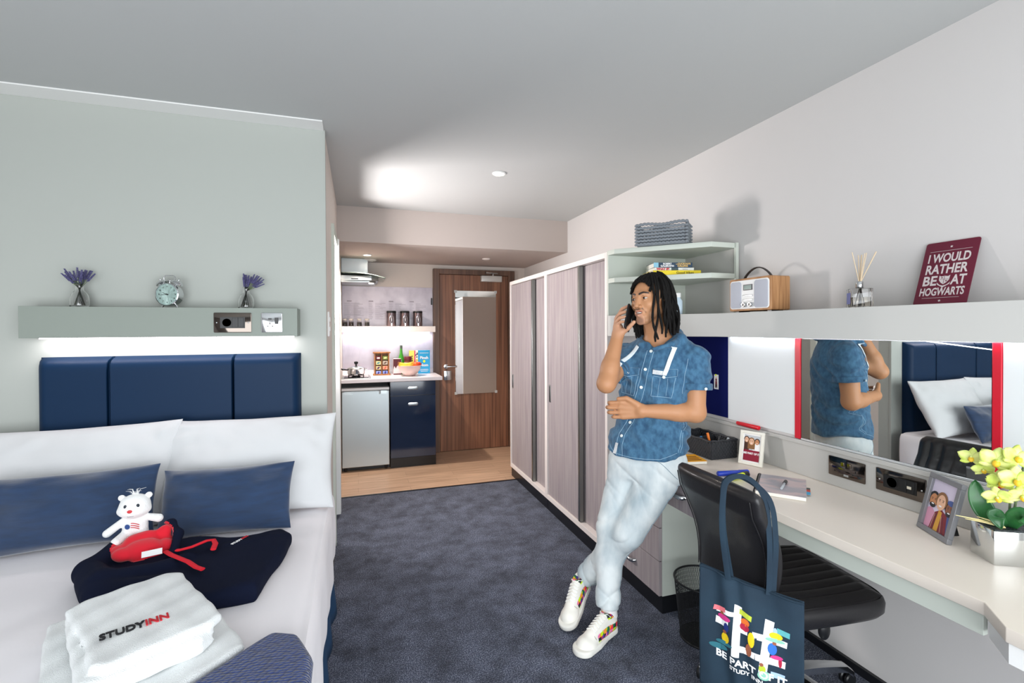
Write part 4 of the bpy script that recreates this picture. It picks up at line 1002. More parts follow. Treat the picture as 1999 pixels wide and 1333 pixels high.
def flower(p, n, s, k):
    p = Mi @ Vector(p); n = (Mi.to_3x3() @ Vector(n)).normalized(); up = Vector((0, 0, 1)); x = up.cross(n).normalized(); y = n.cross(x)
    M = Matrix((x, y, n)).transposed().to_4x4(); M.translation = p; M = M @ Matrix.Rotation(.3*math.sin(k*2.1), 4, 'Z')
    b = MB().use(m_pet); b.T = M
    for i, (a, L, w) in enumerate(((90, 1, .42), (210, .95, .38), (330, .95, .38), (18, 1.05, .62), (162, 1.05, .62))):
        ca, sa = math.cos(math.radians(a)), math.sin(math.radians(a)); z = .15 if i > 2 else 0
        def fn(u, v):
            ww = w*s*math.sin(PI*min(1, v*.9+.08))**.7*.5; q = (u-.5)*2; r = s*L*v*.62
            return (ca*r-sa*q*ww, sa*r+ca*q*ww, s*(z*v+.10*v*v-.12*q*q*v))
        b.grid(fn, 5, 8)
    b.use(m_lip); b.ball((0, -.10*s, .14*s), (.13*s, .16*s, .12*s), 10, 6); b.use(m_pet).ball((0, .02*s, .16*s), (.06*s, .08*s, .08*s), 8, 5)
    b.build('flower', None, oc, smooth=80, thick=.0007)
fd = (-.75, -.6, .15)
for k, (p, n, s) in enumerate((((1.731, .926, 1.050), (-.9, -.2, .3), .050), ((1.738, .902, 1.022), (-.8, -.4, -.2), .042), ((1.727, .868, 1.056), fd, .066), ((1.735, .862, .998), (-.6, -.7, 0), .058),
                               ((1.704, .852, .962), (-.85, -.4, -.2), .052), ((1.752, .835, 1.072), (-.5, -.8, .3), .060), ((1.720, .820, 1.018), fd, .064), ((1.735, .815, .975), (-.7, -.6, -.3), .055), ((1.748, .885, 1.062), (-.7, -.3, .6), .045))):
    flower(p, n, s, k)
b = MB()
for p in (((1.80, .885, .852), (1.76, .92, .864), (1.719, .960, .869)), ((1.795, .88, .852), (1.765, .91, .860), (1.735, .945, .862)), ((1.79, .885, .85), (1.77, .90, .868), (1.752, .925, .874))):
    b.tube([Mi @ Vector(q) for q in p], [.0026, .0028, .0008], 6)
b.build('dried_twigs', mat('straw_yellow', '#e6d79a', .7), oc)
# ---------------------------------------------------------------- kitchenette
m_navyg = mat('navy_gloss', '#0f2240', .08, coat=.6)
m_counter = mat('white_worktop', '#efe9ec', .25)
m_fridge = mat('silver_fridge', '#b9c3c6', .35, .55)
m_dglass = mat('dark_gloss', '#121316', .1)
KZ = .935
t = thing('kitchen_worktop', 'short white kitchen worktop with upstand to the left of the entrance door', 'worktop', (-.158, 5.06, .898))
MB().box(0, 1.013, 0, .545, 0, .037).build('worktop', m_counter, t, bev=.003)
MB().box(0, .995, .535, .555, .0372, .085).build('upstand', m_counter, t, bev=.002)
t = thing('base_cabinet', 'dark navy high-gloss kitchen cabinet with a drawer above a door, right of the fridge', 'cabinet', (.318, 5.095, 0))
MB().box(.0, .47, .02, .51, .09, .893).build('carcass', m_dglass, t)
d = MB().box(.002, .468, 0, .019, .747, .893).build('drawer', m_navyg, t, bev=.0015)
def cup(par, z):
    b = MB(); b.T = frame((.232, -.001, z), (1, 0, 0), (0, 0, 1)); b.rbox(-.052, .052, -.017, .017, 0, .006, .016, 5, .002); b.use(m_chrome)
    b.build('handle', m_chrome, par, smooth=40)
    b = MB(); b.T = frame((.232, -.0075, z), (1, 0, 0), (0, 0, 1)); b.rbox(-.040, .040, -.008, .008, 0, .0012, .0075, 5, .0004); b.build('handle_recess', m_steel, par, smooth=40)
cup(d, .822)
d = MB().box(.002, .468, 0, .019, .10, .743).build('door', m_navyg, t, bev=.0015); cup(d, .655)
MB().box(.0, .47, .006, .05, 0, .097).build('plinth', m_dglass, t)
t = thing('mini_fridge', 'small silver fridge under the kitchen worktop beside the navy cabinet', 'fridge', (-.156, 5.075, 0))
MB().box(0, .465, .045, .51, .035, .848).build('body', m_fridge, t, bev=.004)
MB().box(.002, .463, 0, .042, .045, .812).build('door', m_fridge, t, bev=.006)
MB().box(0, .465, -.002, .045, .818, .846).build('top_trim', mat('fridge_trim', '#cbc9c8', .35, .2), t, bev=.004)
b = MB(); b.prism([(.02, -.003), (.09, -.003), (.12, .002), (.35, .002), (.38, -.003), (.44, -.003), (.44, .004), (.02, .004)], .778, .812); b.build('handle_recess', m_steel, t)
for x in (.035, .43): MB().lathe([(.014, 0), (.014, .036)], 12, (x, .05, 0)).lathe([(.014, 0), (.014, .036)], 12, (x, .46, 0)).build('foot', m_blackp, t)
MB().box(0, .465, .06, .4, .003, .034).build('plinth', m_black, t)
t = thing('splashback', 'pale stone-print glass splashback behind the kitchen worktop', 'splashback', (-.158, 5.613, .985))
MB().box(0, .995, 0, .006, 0, .935).build('panel', m_splash, t, bev=.001)
R = random.Random(9); b = MB().use(mat('faint_print', '#a49eac', .6))
for k, x in enumerate((.02, .05, .28, .50, .73)):
    if k: b.box(x, x+.05, -.0006, 0, .762, .776)
    for j in range(15 if k != 0 else 12):
        z = .745-.0125*j; b.box(x, x+R.uniform(.03, .05), -.0006, 0, z, z+.0035); b.box(x+.07, x+.07+R.uniform(.04, .12), -.0006, 0, z, z+.0035)
b.build('measures_print', None, t)
MB().box(.975, .990, -.012, -.001, .735, .815).build('dark_clip', m_blackp, t, bev=.002)
t = thing('kitchen_shelf', 'boxed off-white shelf above the kitchen worktop holding canisters and spice jars', 'shelf', (-.158, 5.40, 1.405))
MB().box(0, .994, 0, .212, 0, .066).build('box', m_offw, t, bev=.001)
MB().box(.03, .95, .15, .175, -.007, -.0005).build('light_strip', bpy.data.materials['led_glow'], t)
KS = 1.4715
# canisters
m_can = mat('brushed_gunmetal', '#77686b', .3, .8)
can = thing('canister', 'tall metal canister with black lid, leftmost of the three on the kitchen shelf', 'canister', (.361, 5.50, KS), 0, 'canisters on the kitchen shelf')
MB().lathe([(0, 0), (.049, 0), (.051, .003), (.051, .147)], 32).build('body', m_can, can, smooth=40)
MB().lathe([(.0515, .147), (.0525, .150), (.0525, .166), (.050, .171), (0, .171)], 32).build('lid', m_blackp, can, smooth=40)
b = MB(); b.tube([(.021*math.cos(2*PI*i/24), -.0525+.0035*abs(math.cos(2*PI*i/24))**2, .078+.046*math.sin(2*PI*i/24)) for i in range(25)], .0035, 6)
b.tube([(0, -.054, .048), (0, -.056, .078), (0, -.054, .108)], [.004, .007, .004], 8); b.build('oval_window_frame', m_chrome, can, smooth=60)
b = MB(); b.box(-.006, .006, -.056, -.050, .005, .034); b.build('clasp', m_chrome, can, bev=.001)
dup(can, (.508, 5.50, KS), 0, 'tall metal canister with black lid, middle of the three on the kitchen shelf')
dup(can, (.652, 5.50, KS), 0, 'tall metal canister with black lid, rightmost of the three on the kitchen shelf')
# spice jars
for x, c, lab in ((-.128, '#4a3730', 'small glass jar of dark spice, half hidden by the door frame'), (-.062, '#b07f55', 'small glass jar of orange-brown spice on the kitchen shelf'),
                  (.022, '#9a8468', 'small glass jar of mixed brown spice on the kitchen shelf'), (.103, '#d8c9a4', 'small glass jar of cream coloured spice, rightmost of the jars')):
    j = thing('spice_jar', lab, 'jar', (x, 5.50, KS), 0, 'spice jars on the kitchen shelf')
    MB().lathe([(0, 0), (.025, 0), (.026, .003), (.026, .05), (.020, .060), (.020, .064), (.018, .064), (.018, .058), (.024, .049), (.024, .004), (0, .003)], 24).build('glass', m_glass, j, smooth=40)
    MB().lathe([(0, .0045), (.023, .0045), (.023, .046), (0, .047)], 20).build('spice', mat('spice_'+c[1:], c, .9), j, smooth=40)
    MB().lathe([(0, .0642), (.021, .0642), (.023, .068), (.021, .084), (0, .086)], 20).build('stopper', mat('clear_stopper', '#c9c4be', .2), j, smooth=40)
# tea rack
m_tea = mat('tea_wood', '#a9713f', .5, var=((60, 60, 8), '#8a5830', .4, .65, 4))
t = thing('tea_rack', 'small wooden rack with eight coloured tea packets on the kitchen worktop', 'rack', (.252, 5.46, KZ+.0005))
MB().box(-.092, .092, -.045, .045, 0, .016).build('base', m_tea, t, bev=.002)
MB().box(-.092, .092, -.045, .045, .240, .254).build('top', m_tea, t, bev=.002)
b = MB(); b.box(-.080, -.068, -.038, .038, .016, .240); b.build('side', m_tea, t)
b = MB(); b.box(.068, .080, -.038, .038, .016, .240); b.build('side', m_tea, t)
MB().box(-.004, .004, -.038, .030, .016, .240).build('divider', m_tea, t)
MB().box(-.068, .068, .030, .038, .016, .240).build('back', m_tea, t)
tc = [('#5d1f2c', '#e8d7d0'), ('#6f7f3a', '#d9dfa0'), ('#d8cf9a', '#3f7f86'), ('#b4a99a', '#56433a'), ('#c9b98a', '#4a2452'), ('#ef9a78', '#d8574a'), ('#8b9bd6', '#34338a'), ('#7f93d8', '#2a2f86')]
for k, (c1, c2) in enumerate(tc):
    x = -.036 if k % 2 == 0 else .036; z = .188-.054*(k//2)
    p = thing('tea_packet', ['dark red', 'olive green', 'yellow and teal', 'grey brown', 'beige and purple', 'salmon pink', 'lilac and navy', 'blue and navy'][k]+' tea packet in the small wooden rack', 'packet', (.252+x, 5.422, KZ+.0005+z-.018), 0, 'tea packets in the wooden rack')
    MB().box(-.026, .026, 0, .06, 0, .040).build('wrapper', mat('tea_a%d' % k, c1, .6), p, bev=.002)
    b = MB(); b.T = frame((0, -.0006, .020), (1, 0, 0), (0, 0, 1)); b.disc((0, 0), .018, 0, 12, .009, .2*k); b.build('motif', mat('tea_b%d' % k, c2, .6), p)
# bottle, jars, books
t = thing('green_bottle', 'green glass bottle standing behind the fruit bowl on the kitchen worktop', 'bottle', (.466, 5.50, KZ+.0005))
MB().lathe([(0, 0), (.033, 0), (.035, .004), (.035, .15), (.030, .185), (.0155, .235), (.013, .285), (.012, .30), (0, .30)], 28).build('glass', mat('green_glass', '#3a8f2a', .08, coat=.4), t, smooth=50)
MB().lathe([(.0135, .285), (.0145, .288), (.0145, .318), (.012, .322), (0, .322)], 20).build('cap', mat('grey_green_cap', '#5a6a5c', .4), t, smooth=40)
t = thing('food_packet', 'maroon and white food packet standing left of the fruit bowl', 'packet', (.415, 5.43, KZ+.0005))
MB().rbox(-.042, .042, -.028, .028, 0, .178, .008, 2, .003).build('carton', mat('packet_white', '#ead7da', .5), t, smooth=40)
b = MB(); b.T = frame((0, -.0288, 0), (1, 0, 0), (0, 0, 1)); b.poly([(-.042, .06), (-.030, .10), (-.016, .07), (0, .105), (.018, .085), (.030, .12), (.042, .10), (.042, .177), (-.042, .177)], 0); b.box(-.042, .042, .004, .016, 0, .0003)
b.build('chocolate_print', mat('packet_maroon', '#4e1721', .5), t)
t = thing('spread_jar', 'jar with dark red cap and pale label behind the bananas', 'jar', (.535, 5.455, KZ+.0005))
MB().lathe([(0, 0), (.038, 0), (.042, .006), (.042, .14), (.036, .155), (0, .155)], 28).build('jar_body', mat('spread_brown', '#6a3a2a', .3), t, smooth=40)
MB().lathe([(.0425, .05), (.043, .052), (.043, .13), (.0425, .132)], 28).build('label', mat('jar_label', '#e0d6cc', .6), t)
MB().lathe([(.038, .155), (.041, .157), (.041, .195), (.037, .20), (0, .20)], 28).build('cap', mat('cap_maroon', '#5c1a24', .4), t, smooth=40)
def upright(name, label, x0, x1, H, y, cover, deco=None, D=.03):
    t = thing(name, label, 'book', ((x0+x1)/2, y, KZ+.0005)); w = (x1-x0)/2
    MB().box(-w, w, 0, D, 0, H).build('cover', cover, t, bev=.001)
    MB().box(-w+.002, w-.002, .002, D-.002, H-.001, H+.0006).build('pages', m_page, t)
    if deco: b = MB(); deco(b, frame((0, -.0006, H/2), (1, 0, 0), (0, 0, 1)), w, H/2); b.build('cover_print', None, t)
    return t
def dy(b, M, w, h):
    b.use(m_tblack); b.T = M
    for k in range(6): b.box(-.004, .012, -.05+.022*k, -.042+.022*k, 0, .0003).box(-.004+.008*(k % 2), 0+.008*(k % 2), -.05+.022*k, -.034+.022*k, 0, .0003)
    b.T = None
upright('cookery_book', 'yellow cookery book standing between the jar and the blue book', .555, .610, .262, 5.50, mat('lemon_cover', '#f0e36a', .5), dy)
def dm_(b, M, w, h):
    b.T = M; b.use(mat('magenta_print', '#d0206a', .5)).box(-w, -w+.012, -h, h, 0, .0003)
    R = random.Random(3)
    for k in range(16): b.use(bpy.data.materials[['tea_a2', 'tea_a5', 'tea_b6', 'orchid_leaf', 'packet_maroon', 'book_yellow'][k % 6]] if k % 6 != 3 else m_stem); b.disc((R.uniform(-.2*w, .8*w), R.uniform(-.9*h, .9*h)), .0085, .0004+.0001*k, 9)
    b.T = None
upright('cookery_book', 'cookery book with a magenta edge and fruit pictures left of the blue book', .611, .652, .262, 5.495, mat('cream_cover', '#f4efe4', .5), dm_)
def db(b, M, w, h):
    b.use(m_text).text('Pinch', M @ Matrix.Translation((0, .045, 0)), .044, .0001, .0012); b.text('Nom', M @ Matrix.Translation((0, -.038, 0)), .044, .0001, .0012)
    b.T = M; b.box(-.05, .05, .098, .102, 0, .0003).box(-.045, .045, -.086, -.083, 0, .0003).box(-.05, .05, -.098, -.095, 0, .0003).box(-.04, .04, -.110, -.107, 0, .0003)
    b.use(m_yel).disc((0, .006), .014, 0); b.T = None
upright('cookery_book', 'bright blue cookery book with white script title at the right end of the kitchen worktop', .653, .785, .265, 5.485, mat('cyan_cover', '#1f9fd6', .45), db)
# fruit bowl
t = thing('fruit_bowl', 'round pale pink bowl on the kitchen worktop in front of the books', 'bowl', (.535, 5.27, KZ+.0005))
MB().lathe([(0, 0), (.045, 0), (.05, .004), (.085, .03), (.112, .07), (.124, .112), (.120, .113), (.108, .072), (.080, .036), (.045, .012), (0, .010)], 40).build('bowl', mat('blush_ceramic', '#dcc3bd', .35), t, smooth=50)
m_ban = mat('banana_yellow', '#e3bd32', .5, var=((30, 30, 30), '#c79d2a', .5, .7, 3))
for k, (dz, dyy, dx) in enumerate(((.112, -.045, 0), (.126, -.014, .004), (.132, .022, .010))):
    o = thing('banana', 'yellow banana lying in the pale pink fruit bowl', 'banana', (.50+dx, 5.26+dyy, KZ+dz), 8*k, 'bananas in the fruit bowl')
    n = 14; MB().tube([(-.085+.15*i/n, .0, .022*(1-((i/n-.5)*2)**2)*-1+.012) for i in range(n+1)], [.006+.011*math.sin(PI*min(1, max(.02, i/n)))**.6 for i in range(n+1)], 8).build('peel', m_ban, o, smooth=60)
    MB().tube([(-.085, 0, .012), (-.098, 0, .022)], .004, 6).build('stalk', m_tea, o)
for x, y, r, c, lab in ((.60, 5.24, .034, '#e0561c', 'orange fruit at the front right of the bowl'), (.635, 5.29, .030, '#c9301f', 'red apple at the right edge of the bowl'), (.575, 5.31, .032, '#d9862c', 'orange fruit behind the bananas in the bowl')):
    o = thing('fruit', lab, 'fruit', (x, y, KZ+.118)); MB().ball((0, 0, 0), (r, r, r*.94), 18, 12).build('skin', mat('fruit_'+c[1:], c, .4), o, smooth=80)
    MB().tube([(0, 0, r*.9), (.002, 0, r*1.12)], .0015, 5).build('stalk', m_tea, o)
# hob and pan
t = thing('gas_hob', 'compact black and steel hob set into the kitchen worktop', 'hob', (-.015, 5.31, KZ+.0006))
MB().rbox(-.140, .146, -.20, .20, 0, .006, .008, 3, .002).build('plate', m_steel, t, smooth=40)
MB().rbox(-.12, .12, -.17, .17, .006, .009, .01, 3, .001).build('glass_top', m_dglass, t, smooth=40)
MB().lathe([(0, .009), (.045, .009), (.045, .016), (.03, .022), (0, .022)], 28, (0, -.05, 0)).build('burner', m_blackp, t, smooth=40)
for a in range(4):
    c, s = math.cos(PI/4+a*PI/2), math.sin(PI/4+a*PI/2); MB().tube([(.105*c, -.05+.105*s, .009), (.105*c, -.05+.105*s, .030), (.03*c, -.05+.03*s, .030)], .005, 6).build('pan_support', m_blackp, t)
t = thing('saucepan', 'stainless steel saucepan with a glass lid and black knob on the hob', 'saucepan', (-.015, 5.26, KZ+.037))
MB().lathe([(0, 0), (.080, 0), (.085, .005), (.087, .055), (.090, .060), (.084, .058), (.082, .006), (0, .005)], 40).build('pan_body', m_chrome, t, smooth=40)
MB().lathe([(.089, .058), (.088, .063), (.05, .078), (.012, .084), (0, .084)], 36).build('lid', m_steel, t, smooth=60)
MB().lathe([(.010, .083), (.007, .098), (.016, .106), (.021, .120), (.017, .131), (0, .134)], 20).build('knob', m_blackp, t, smooth=50)
b = MB(); b.tube([(-.085, -.01, .045), (-.115, -.05, .055), (-.155+.02, -.12, .062)], [.008, .010, .012], 8, .6); b.build('handle', m_blackp, t, smooth=50)
b = MB(); b.tube([(.085, -.02, .045), (.108, -.02, .052), (.108, .02, .052), (.085, .02, .045)], .005, 8); b.build('side_handle', m_chrome, t, smooth=50)
# cooker hood
t = thing('cooker_hood', 'stainless cooker hood with curved glass canopy under the lowered ceiling', 'cooker hood', (-.157, 5.61, 1.925))
MB().box(.0, .268, -.27, 0, .105, .264).build('chimney', m_steel, t, bev=.002)
b = MB(); b.prism([(0, -.42), (.28, -.42), (.345, -.36), (.345, 0), (0, 0)], .0, .02); b.prism([(0, -.43), (.30, -.43), (.37, -.37), (.37, 0), (0, 0)], .0201, .068); b.build('body', m_steel, t, bev=.002)
def gl(u, v): x = u*.438; return (x, -.46+.46*v, .095-.05*(max(0, (x-.12)/.318))**2)
MB().grid(gl, 24, 6).build('glass_canopy', mat('green_glass_edge', '#cfe3da', .05, trans=.8), t, smooth=60, thick=.006)
MB().box(.10, .17, -.4315, -.4302, .028, .040).build('control_strip', m_blackp, t)
MB().lathe([(0, -.004), (.024, -.004), (.026, 0), (0, 0)], 20, (.30, -.32, 0)).build('hood_lamp', bpy.data.materials['lamp_glow'], t)
# ---------------------------------------------------------------- office chair
m_lth = mat('black_leather', '#1b1a1c', .38, bump=((160, 160, 160), .2, .0015), coat=.1)
ch = thing('office_chair', 'black channelled leather office chair with chrome base pushed up to the desk', 'chair', (1.570, 1.425, 0), -7)
def rr(a, n): return math.copysign(abs(math.cos(a))**(2/n), math.cos(a)), math.copysign(abs(math.sin(a))**(2/n), math.sin(a))
# seat: local x forward, y left
b = MB(); rings = []; NU = 180
def seat_ring(z, k, ribs):
    out = []
    for i in range(NU):
        c, s = rr(2*PI*i/NU, 6.5); out.append(((.250-k)*c, (.235-k)*s*(1-.03*(c > 0)*c), z))
    return out
for z, k in ((.415, .03), (.420, .012), (.435, .002), (.465, 0), (.480, .004), (.487, .010), (.484, .012), (.490, .016)): rings.append(seat_ring(z, k, 0))
b.rings(rings, True, False)
def seat_top(u, v):
    x = (u-.5)*2; y = (v-.5)*2
    # map square to superellipse
    X = x*(1-.085*y*y*abs(y))*.236; Y = y*(1-.085*x*x*abs(x))*.221
    e = min(1, 5*(1-max(abs(x), abs(y))))
    rib = abs(math.sin(PI*(y+1)/2*9))**.5
    return (X, Y, .489+.008*e+.010*rib*e-.008*math.exp(-((X+.02)/.14)**2)*(1-y*y))
b.grid(seat_top, 60, 170)
b.build('seat', m_lth, ch, smooth=60)
# backrest
b = MB(); NV = 46; rings = []
for j in range(NV+1):
    v = j/NV; z = .47+.425*v
    xc = -.255+.035*math.sin(PI*min(1, v*1.25))-.075*v**1.6
    w = .168+.042*min(1, v*1.7)**.8; th = .034+.010*math.sin(PI*v)
    if v > .93: q = (v-.93)/.07; w *= 1-.05*q*q-.04*q**6; th *= math.sqrt(max(.02, 1-q*q*.97))
    if v < .08: q = 1-v/.08; th *= math.sqrt(max(.05, 1-q*q)); w *= 1-.1*q
    ring = []
    for i in range(140):
        c, s = rr(2*PI*i/140, 3.2); X = xc+th*c; Y = w*s
        if c > 0 and abs(s) < .93: X -= .016*(1-abs(math.sin(PI*(Y/w+1)/2*8)))**1.6*min(1, c*3)*(min(1, (1-v)*12))
        ring.append((X, Y+.0, z+(.004*abs(c) if v > .99 else 0)))
    rings.append(ring)
b.rings(rings, True, True); bk_ = b.build('backrest', m_lth, ch, smooth=60)
bk_.rotation_euler = (0, 0, math.radians(6)); bk_.location = (.0, .005, 0)
b = MB()
for s in (-1, 1):
    pts = []
    for j in range(3, 44):
        v = j/NV; z = .47+.425*v; xc = -.255+.035*math.sin(PI*min(1, v*1.25))-.075*v**1.6; w = .168+.042*min(1, v*1.7)**.8; th = .034+.010*math.sin(PI*v)
        if v > .93: q = (v-.93)/.07; w *= 1-.05*q*q; th *= math.sqrt(max(.02, 1-q*q*.97))
        pts.append((xc-th*.80, s*w*.90, z))
    b.tube(pts, .0022, 6)
b.build('piping', m_lth, bk_, smooth=60)
b = MB(); b.tube([(-.05, 0, .405), (-.16, 0, .40), (-.245, 0, .43), (-.265, 0, .52)], .02, 10, .5); b.build('back_bracket', m_blackp, ch, smooth=50)
MB().rbox(-.11, .11, -.09, .09, .385, .416, .02).build('mechanism', m_blackp, ch, smooth=40)
MB().lathe([(.026, .12), (.026, .25), (.02, .252), (.02, .39)], 24).lathe([(.04, .07), (.045, .08), (.045, .12), (.028, .135)], 24).build('gas_column', m_chrome, ch, smooth=40)
b = MB(); b.tube([(.03, -.07, .40), (.05, -.12, .385), (.07, -.10, .34)], .006, 8); b.build('lever_arm', m_blackp, ch, smooth=50)
MB().ball((.078, -.095, .318), (.024, .014, .036), 14, 10).build('lever', m_blackp, ch, smooth=60)
for k in range(5):
    a = math.radians(72*k+4); ca, sa = math.cos(a), math.sin(a)
    b = MB(); rs = []
    for j in range(9):
        r = .03+.285*j/8; h = .115-.045*(j/8)**1.5-.02*(j == 8); w = .030-.010*j/8; tk = .014
        rs.append([(r*ca-w*c2*sa, r*sa+w*c2*ca, h+tk*s2) for c2, s2 in ((-1, -1), (-.9, .6), (-.4, 1), (.4, 1), (.9, .6), (1, -1))])
    b.rings(rs, True, True); lg = b.build('base_arm', m_chrome, ch, smooth=50)
    b = MB(); b.T = Matrix.Translation((.30*ca, .30*sa, .026)) @ Matrix.Rotation(a+.6*k, 4, 'Z')
    for s in (-1, 1):
        b.T = Matrix.Translation((.30*ca, .30*sa, .0265)) @ Matrix.Rotation(a+.6*k, 4, 'Z') @ Matrix.Translation((0, s*.012, 0)) @ Matrix.Rotation(PI/2, 4, 'X'); b.lathe([(0, -.008), (.022, -.008), (.0255, -.004), (.0255, .004), (.022, .008), (0, .008)], 20)
    b.T = None; b.tube([(.30*ca, .30*sa, .026), (.30*ca, .30*sa, .06)], .006, 8); b.build('caster', m_blackp, lg, smooth=40)

# ---------------------------------------------------------------- tote bag hanging from the backrest
m_tote = mat('dark_teal_canvas', '#1d3343', .85, var=((5, 5, 5), '#162736', .4, .65, 3), bump=((700, 700, 700), .5, .001))
tb = thing('tote_bag', 'dark teal cotton tote bag with a colourful hashtag print hanging from the black chair', 'bag', (1.246, 1.277, .19), 0)
ux, uy = Vector((.638, -.770, 0)), Vector((0, 0, 1)); nz_ = ux.cross(uy)       # points to the camera side
BW, BH = .315, .42
def bag(u, v, side=1):
    a = (u-.5)*BW; z = v*BH
    a *= 1+.06*(1-v)*0-.05*math.sin(PI*v)*0
    fold = .016*math.exp(-((a+.055+.05*(v-.5))/.022)**2)*(1-.35*v)-.010*math.exp(-((a+.015+.05*(v-.5))/.02)**2)+.006*math.sin(a*40+v*3)
    belly = .020*math.sin(PI*u)*math.sin(PI*min(1, v*1.05))*(1 if side > 0 else -1)
    top = -.045*(u)**1.4*(v**3)+.012*math.sin(PI*u)*(v**6)*-1
    return ux*a+uy*(z+top)+nz_*(fold*(side > 0)+belly+(.006 if side > 0 else -.004))
b = MB(); b.grid(lambda u, v: bag(u, v), 60, 40); b.build('front_panel', m_tote, tb, smooth=80, thick=.002)
b = MB(); b.grid(lambda u, v: bag(u, v, -1), 40, 30)
b.build('back_panel', m_tote, tb, smooth=80, thick=.002)
b = MB(); b.tube([bag(k/40, .985)+nz_*.002 for k in range(41)], .0035, 6, .6); b.build('top_hem', m_tote, tb, smooth=60)
def strap(P, w, name='handle_strap'):
    b = MB(); O = Vector(tb.location); P = [Vector(p)-O for p in P]; Q = []
    for i in range(len(P)-1):
        p0, p1, p2, p3 = P[max(i-1, 0)], P[i], P[i+1], P[min(i+2, len(P)-1)]
        for k in range(8):
            t = k/8; Q.append(.5*((2*p1)+(-p0+p2)*t+(2*p0-5*p1+4*p2-p3)*t*t+(-p0+3*p1-3*p2+p3)*t**3))
    Q.append(P[-1]); b.tube(Q, w, 10, .12, nz_); b.build(name, m_tote, tb, smooth=80)
O = Vector(tb.location)
f1 = O+bag(.30, .97)+nz_*.004; f2 = O+bag(.68, .955)+nz_*.004
strap([f1, Vector((1.160, 1.305, .75)), Vector((1.168, 1.312, .86)), Vector((1.192, 1.318, .920)), Vector((1.250, 1.298, .932)), Vector((1.272, 1.245, .885)), Vector((1.274, 1.222, .76)), f2+Vector((.002, -.002, .05)), f2], .0098)
g1 = O+bag(.32, .95, -1)-nz_*.003; g2 = O+bag(.72, .94, -1)-nz_*.003
strap([g1, Vector((1.176, 1.318, .75)), Vector((1.180, 1.325, .86)), Vector((1.200, 1.334, .915)), Vector((1.252, 1.315, .926)), Vector((1.286, 1.236, .875)), Vector((1.292, 1.214, .75)), g2+Vector((.002, -.002, .05)), g2], .0098)
# printed artwork, laid on the front panel
def onbag(x, y, h=.0016): return bag(.5+(x*1.02+.018)/BW, (y*1.02+.028)/BH)+nz_*h
def patch(b, pts, h=.0016, n=6):
    # subdivide a quad or polygon fan so it follows the folds
    if len(pts) == 4:
        def fn(u, v):
            x = (pts[0][0]*(1-u)+pts[1][0]*u)*(1-v)+(pts[3][0]*(1-u)+pts[2][0]*u)*v
            y = (pts[0][1]*(1-u)+pts[1][1]*u)*(1-v)+(pts[3][1]*(1-u)+pts[2][1]*u)*v
            return onbag(x, y, h)
        b.grid(fn, n, n)
    else: b.add([onbag(x, y, h) for x, y in pts], [tuple(range(len(pts)))])
def blob(b, x, y, rx, ry, h=.002, n=14): patch(b, [(x+rx*math.cos(2*PI*i/n), y+ry*math.sin(2*PI*i/n)) for i in range(n)], h)
b = MB().use(m_text)
for q in (((-.070, .115), (-.046, .115), (-.038, .285), (-.060, .290)), ((.010, .085), (.034, .085), (.056, .268), (.030, .272)),
          ((-.120, .205), (.090, .190), (.092, .212), (-.118, .228)), ((-.118, .243), (-.060, .248), (-.060, .262), (-.110, .264)), ((-.060, .135), (.085, .118), (.087, .142), (-.058, .156))): patch(b, q, .0016, 12)
cols = {n: mat('ink_'+n, c, .7) for n, c in (('lime', '#b9c83a'), ('teal', '#5fb0b4'), ('coral', '#ee7b83'), ('pink', '#d23a86'), ('orange', '#e2702a'), ('yellow', '#f2cf1e'), ('blue', '#2f6fd0'), ('navy', '#24357e'), ('crimson', '#b3203f'), ('sky', '#a9c4e8'), ('dteal', '#2f6f7c'), ('skin', '#9a5a40'), ('mint', '#8fc9b4'))}
for c, q, w, lx in (('lime', ((-.046, .262), (-.010, .250), (-.008, .268), (-.044, .280)), 'LIKE', (-.028, .265)), ('teal', ((.062, .232), (.098, .228), (.099, .248), (.063, .252)), 'YES!', (.081, .240)),
                ('coral', ((-.128, .245), (-.088, .252), (-.088, .268), (-.124, .262)), 'HELLO', (-.107, .257)), ('sky', ((.045, .083), (.084, .078), (.085, .096), (.046, .101)), 'COOL', (.066, .089))):
    b.use(cols[c]); patch(b, q, .0022, 5)
for c, x, y, rx, ry in (('orange', -.028, .240, .013, .013), ('crimson', -.030, .222, .014, .014), ('pink', -.092, .233, .020, .010), ('navy', -.085, .203, .008, .016), ('yellow', .060, .222, .019, .012), ('mint', .058, .207, .028, .007),
                        ('yellow', -.010, .190, .010, .026), ('skin', -.018, .150, .009, .022), ('yellow', -.088, .165, .012, .018), ('dteal', -.092, .146, .026, .008), ('blue', .050, .176, .013, .020), ('pink', .062, .150, .018, .007), ('crimson', .072, .136, .005, .018),
                        ('lime', .022, .104, .010, .012), ('mint', .028, .082, .020, .016), ('dteal', .060, .052, .038, .009), ('sky', .058, .238, .006, .012), ('dteal', -.110, .128, .030, .010)):
    b.use(cols[c]); blob(b, x, y, rx, ry, .0026)
b.use(cols['skin'])
for x, y in ((-.098, .246), (-.090, .186), (.056, .196), (.020, .118)): blob(b, x, y, .006, .006, .003, 10)
b.build('printed_artwork', None, tb)
b = MB().use(m_text)
def btext(s, x0, y0, size, dy, bold):
    k = MB(); k.text(s, Matrix.Identity(4), size, 0, bold, 'LEFT')
    b.add([onbag(x0+v[0], y0+v[1]+dy*v[0], .0030) for v in k.v], k.f)
btext('BE PART OF IT', -.118, .106, .0325, -.16, .0010); btext('STUDY INN', -.075, .074, .019, -.18, .0006)
b.build('printed_lettering', None, tb, label='white lettering')

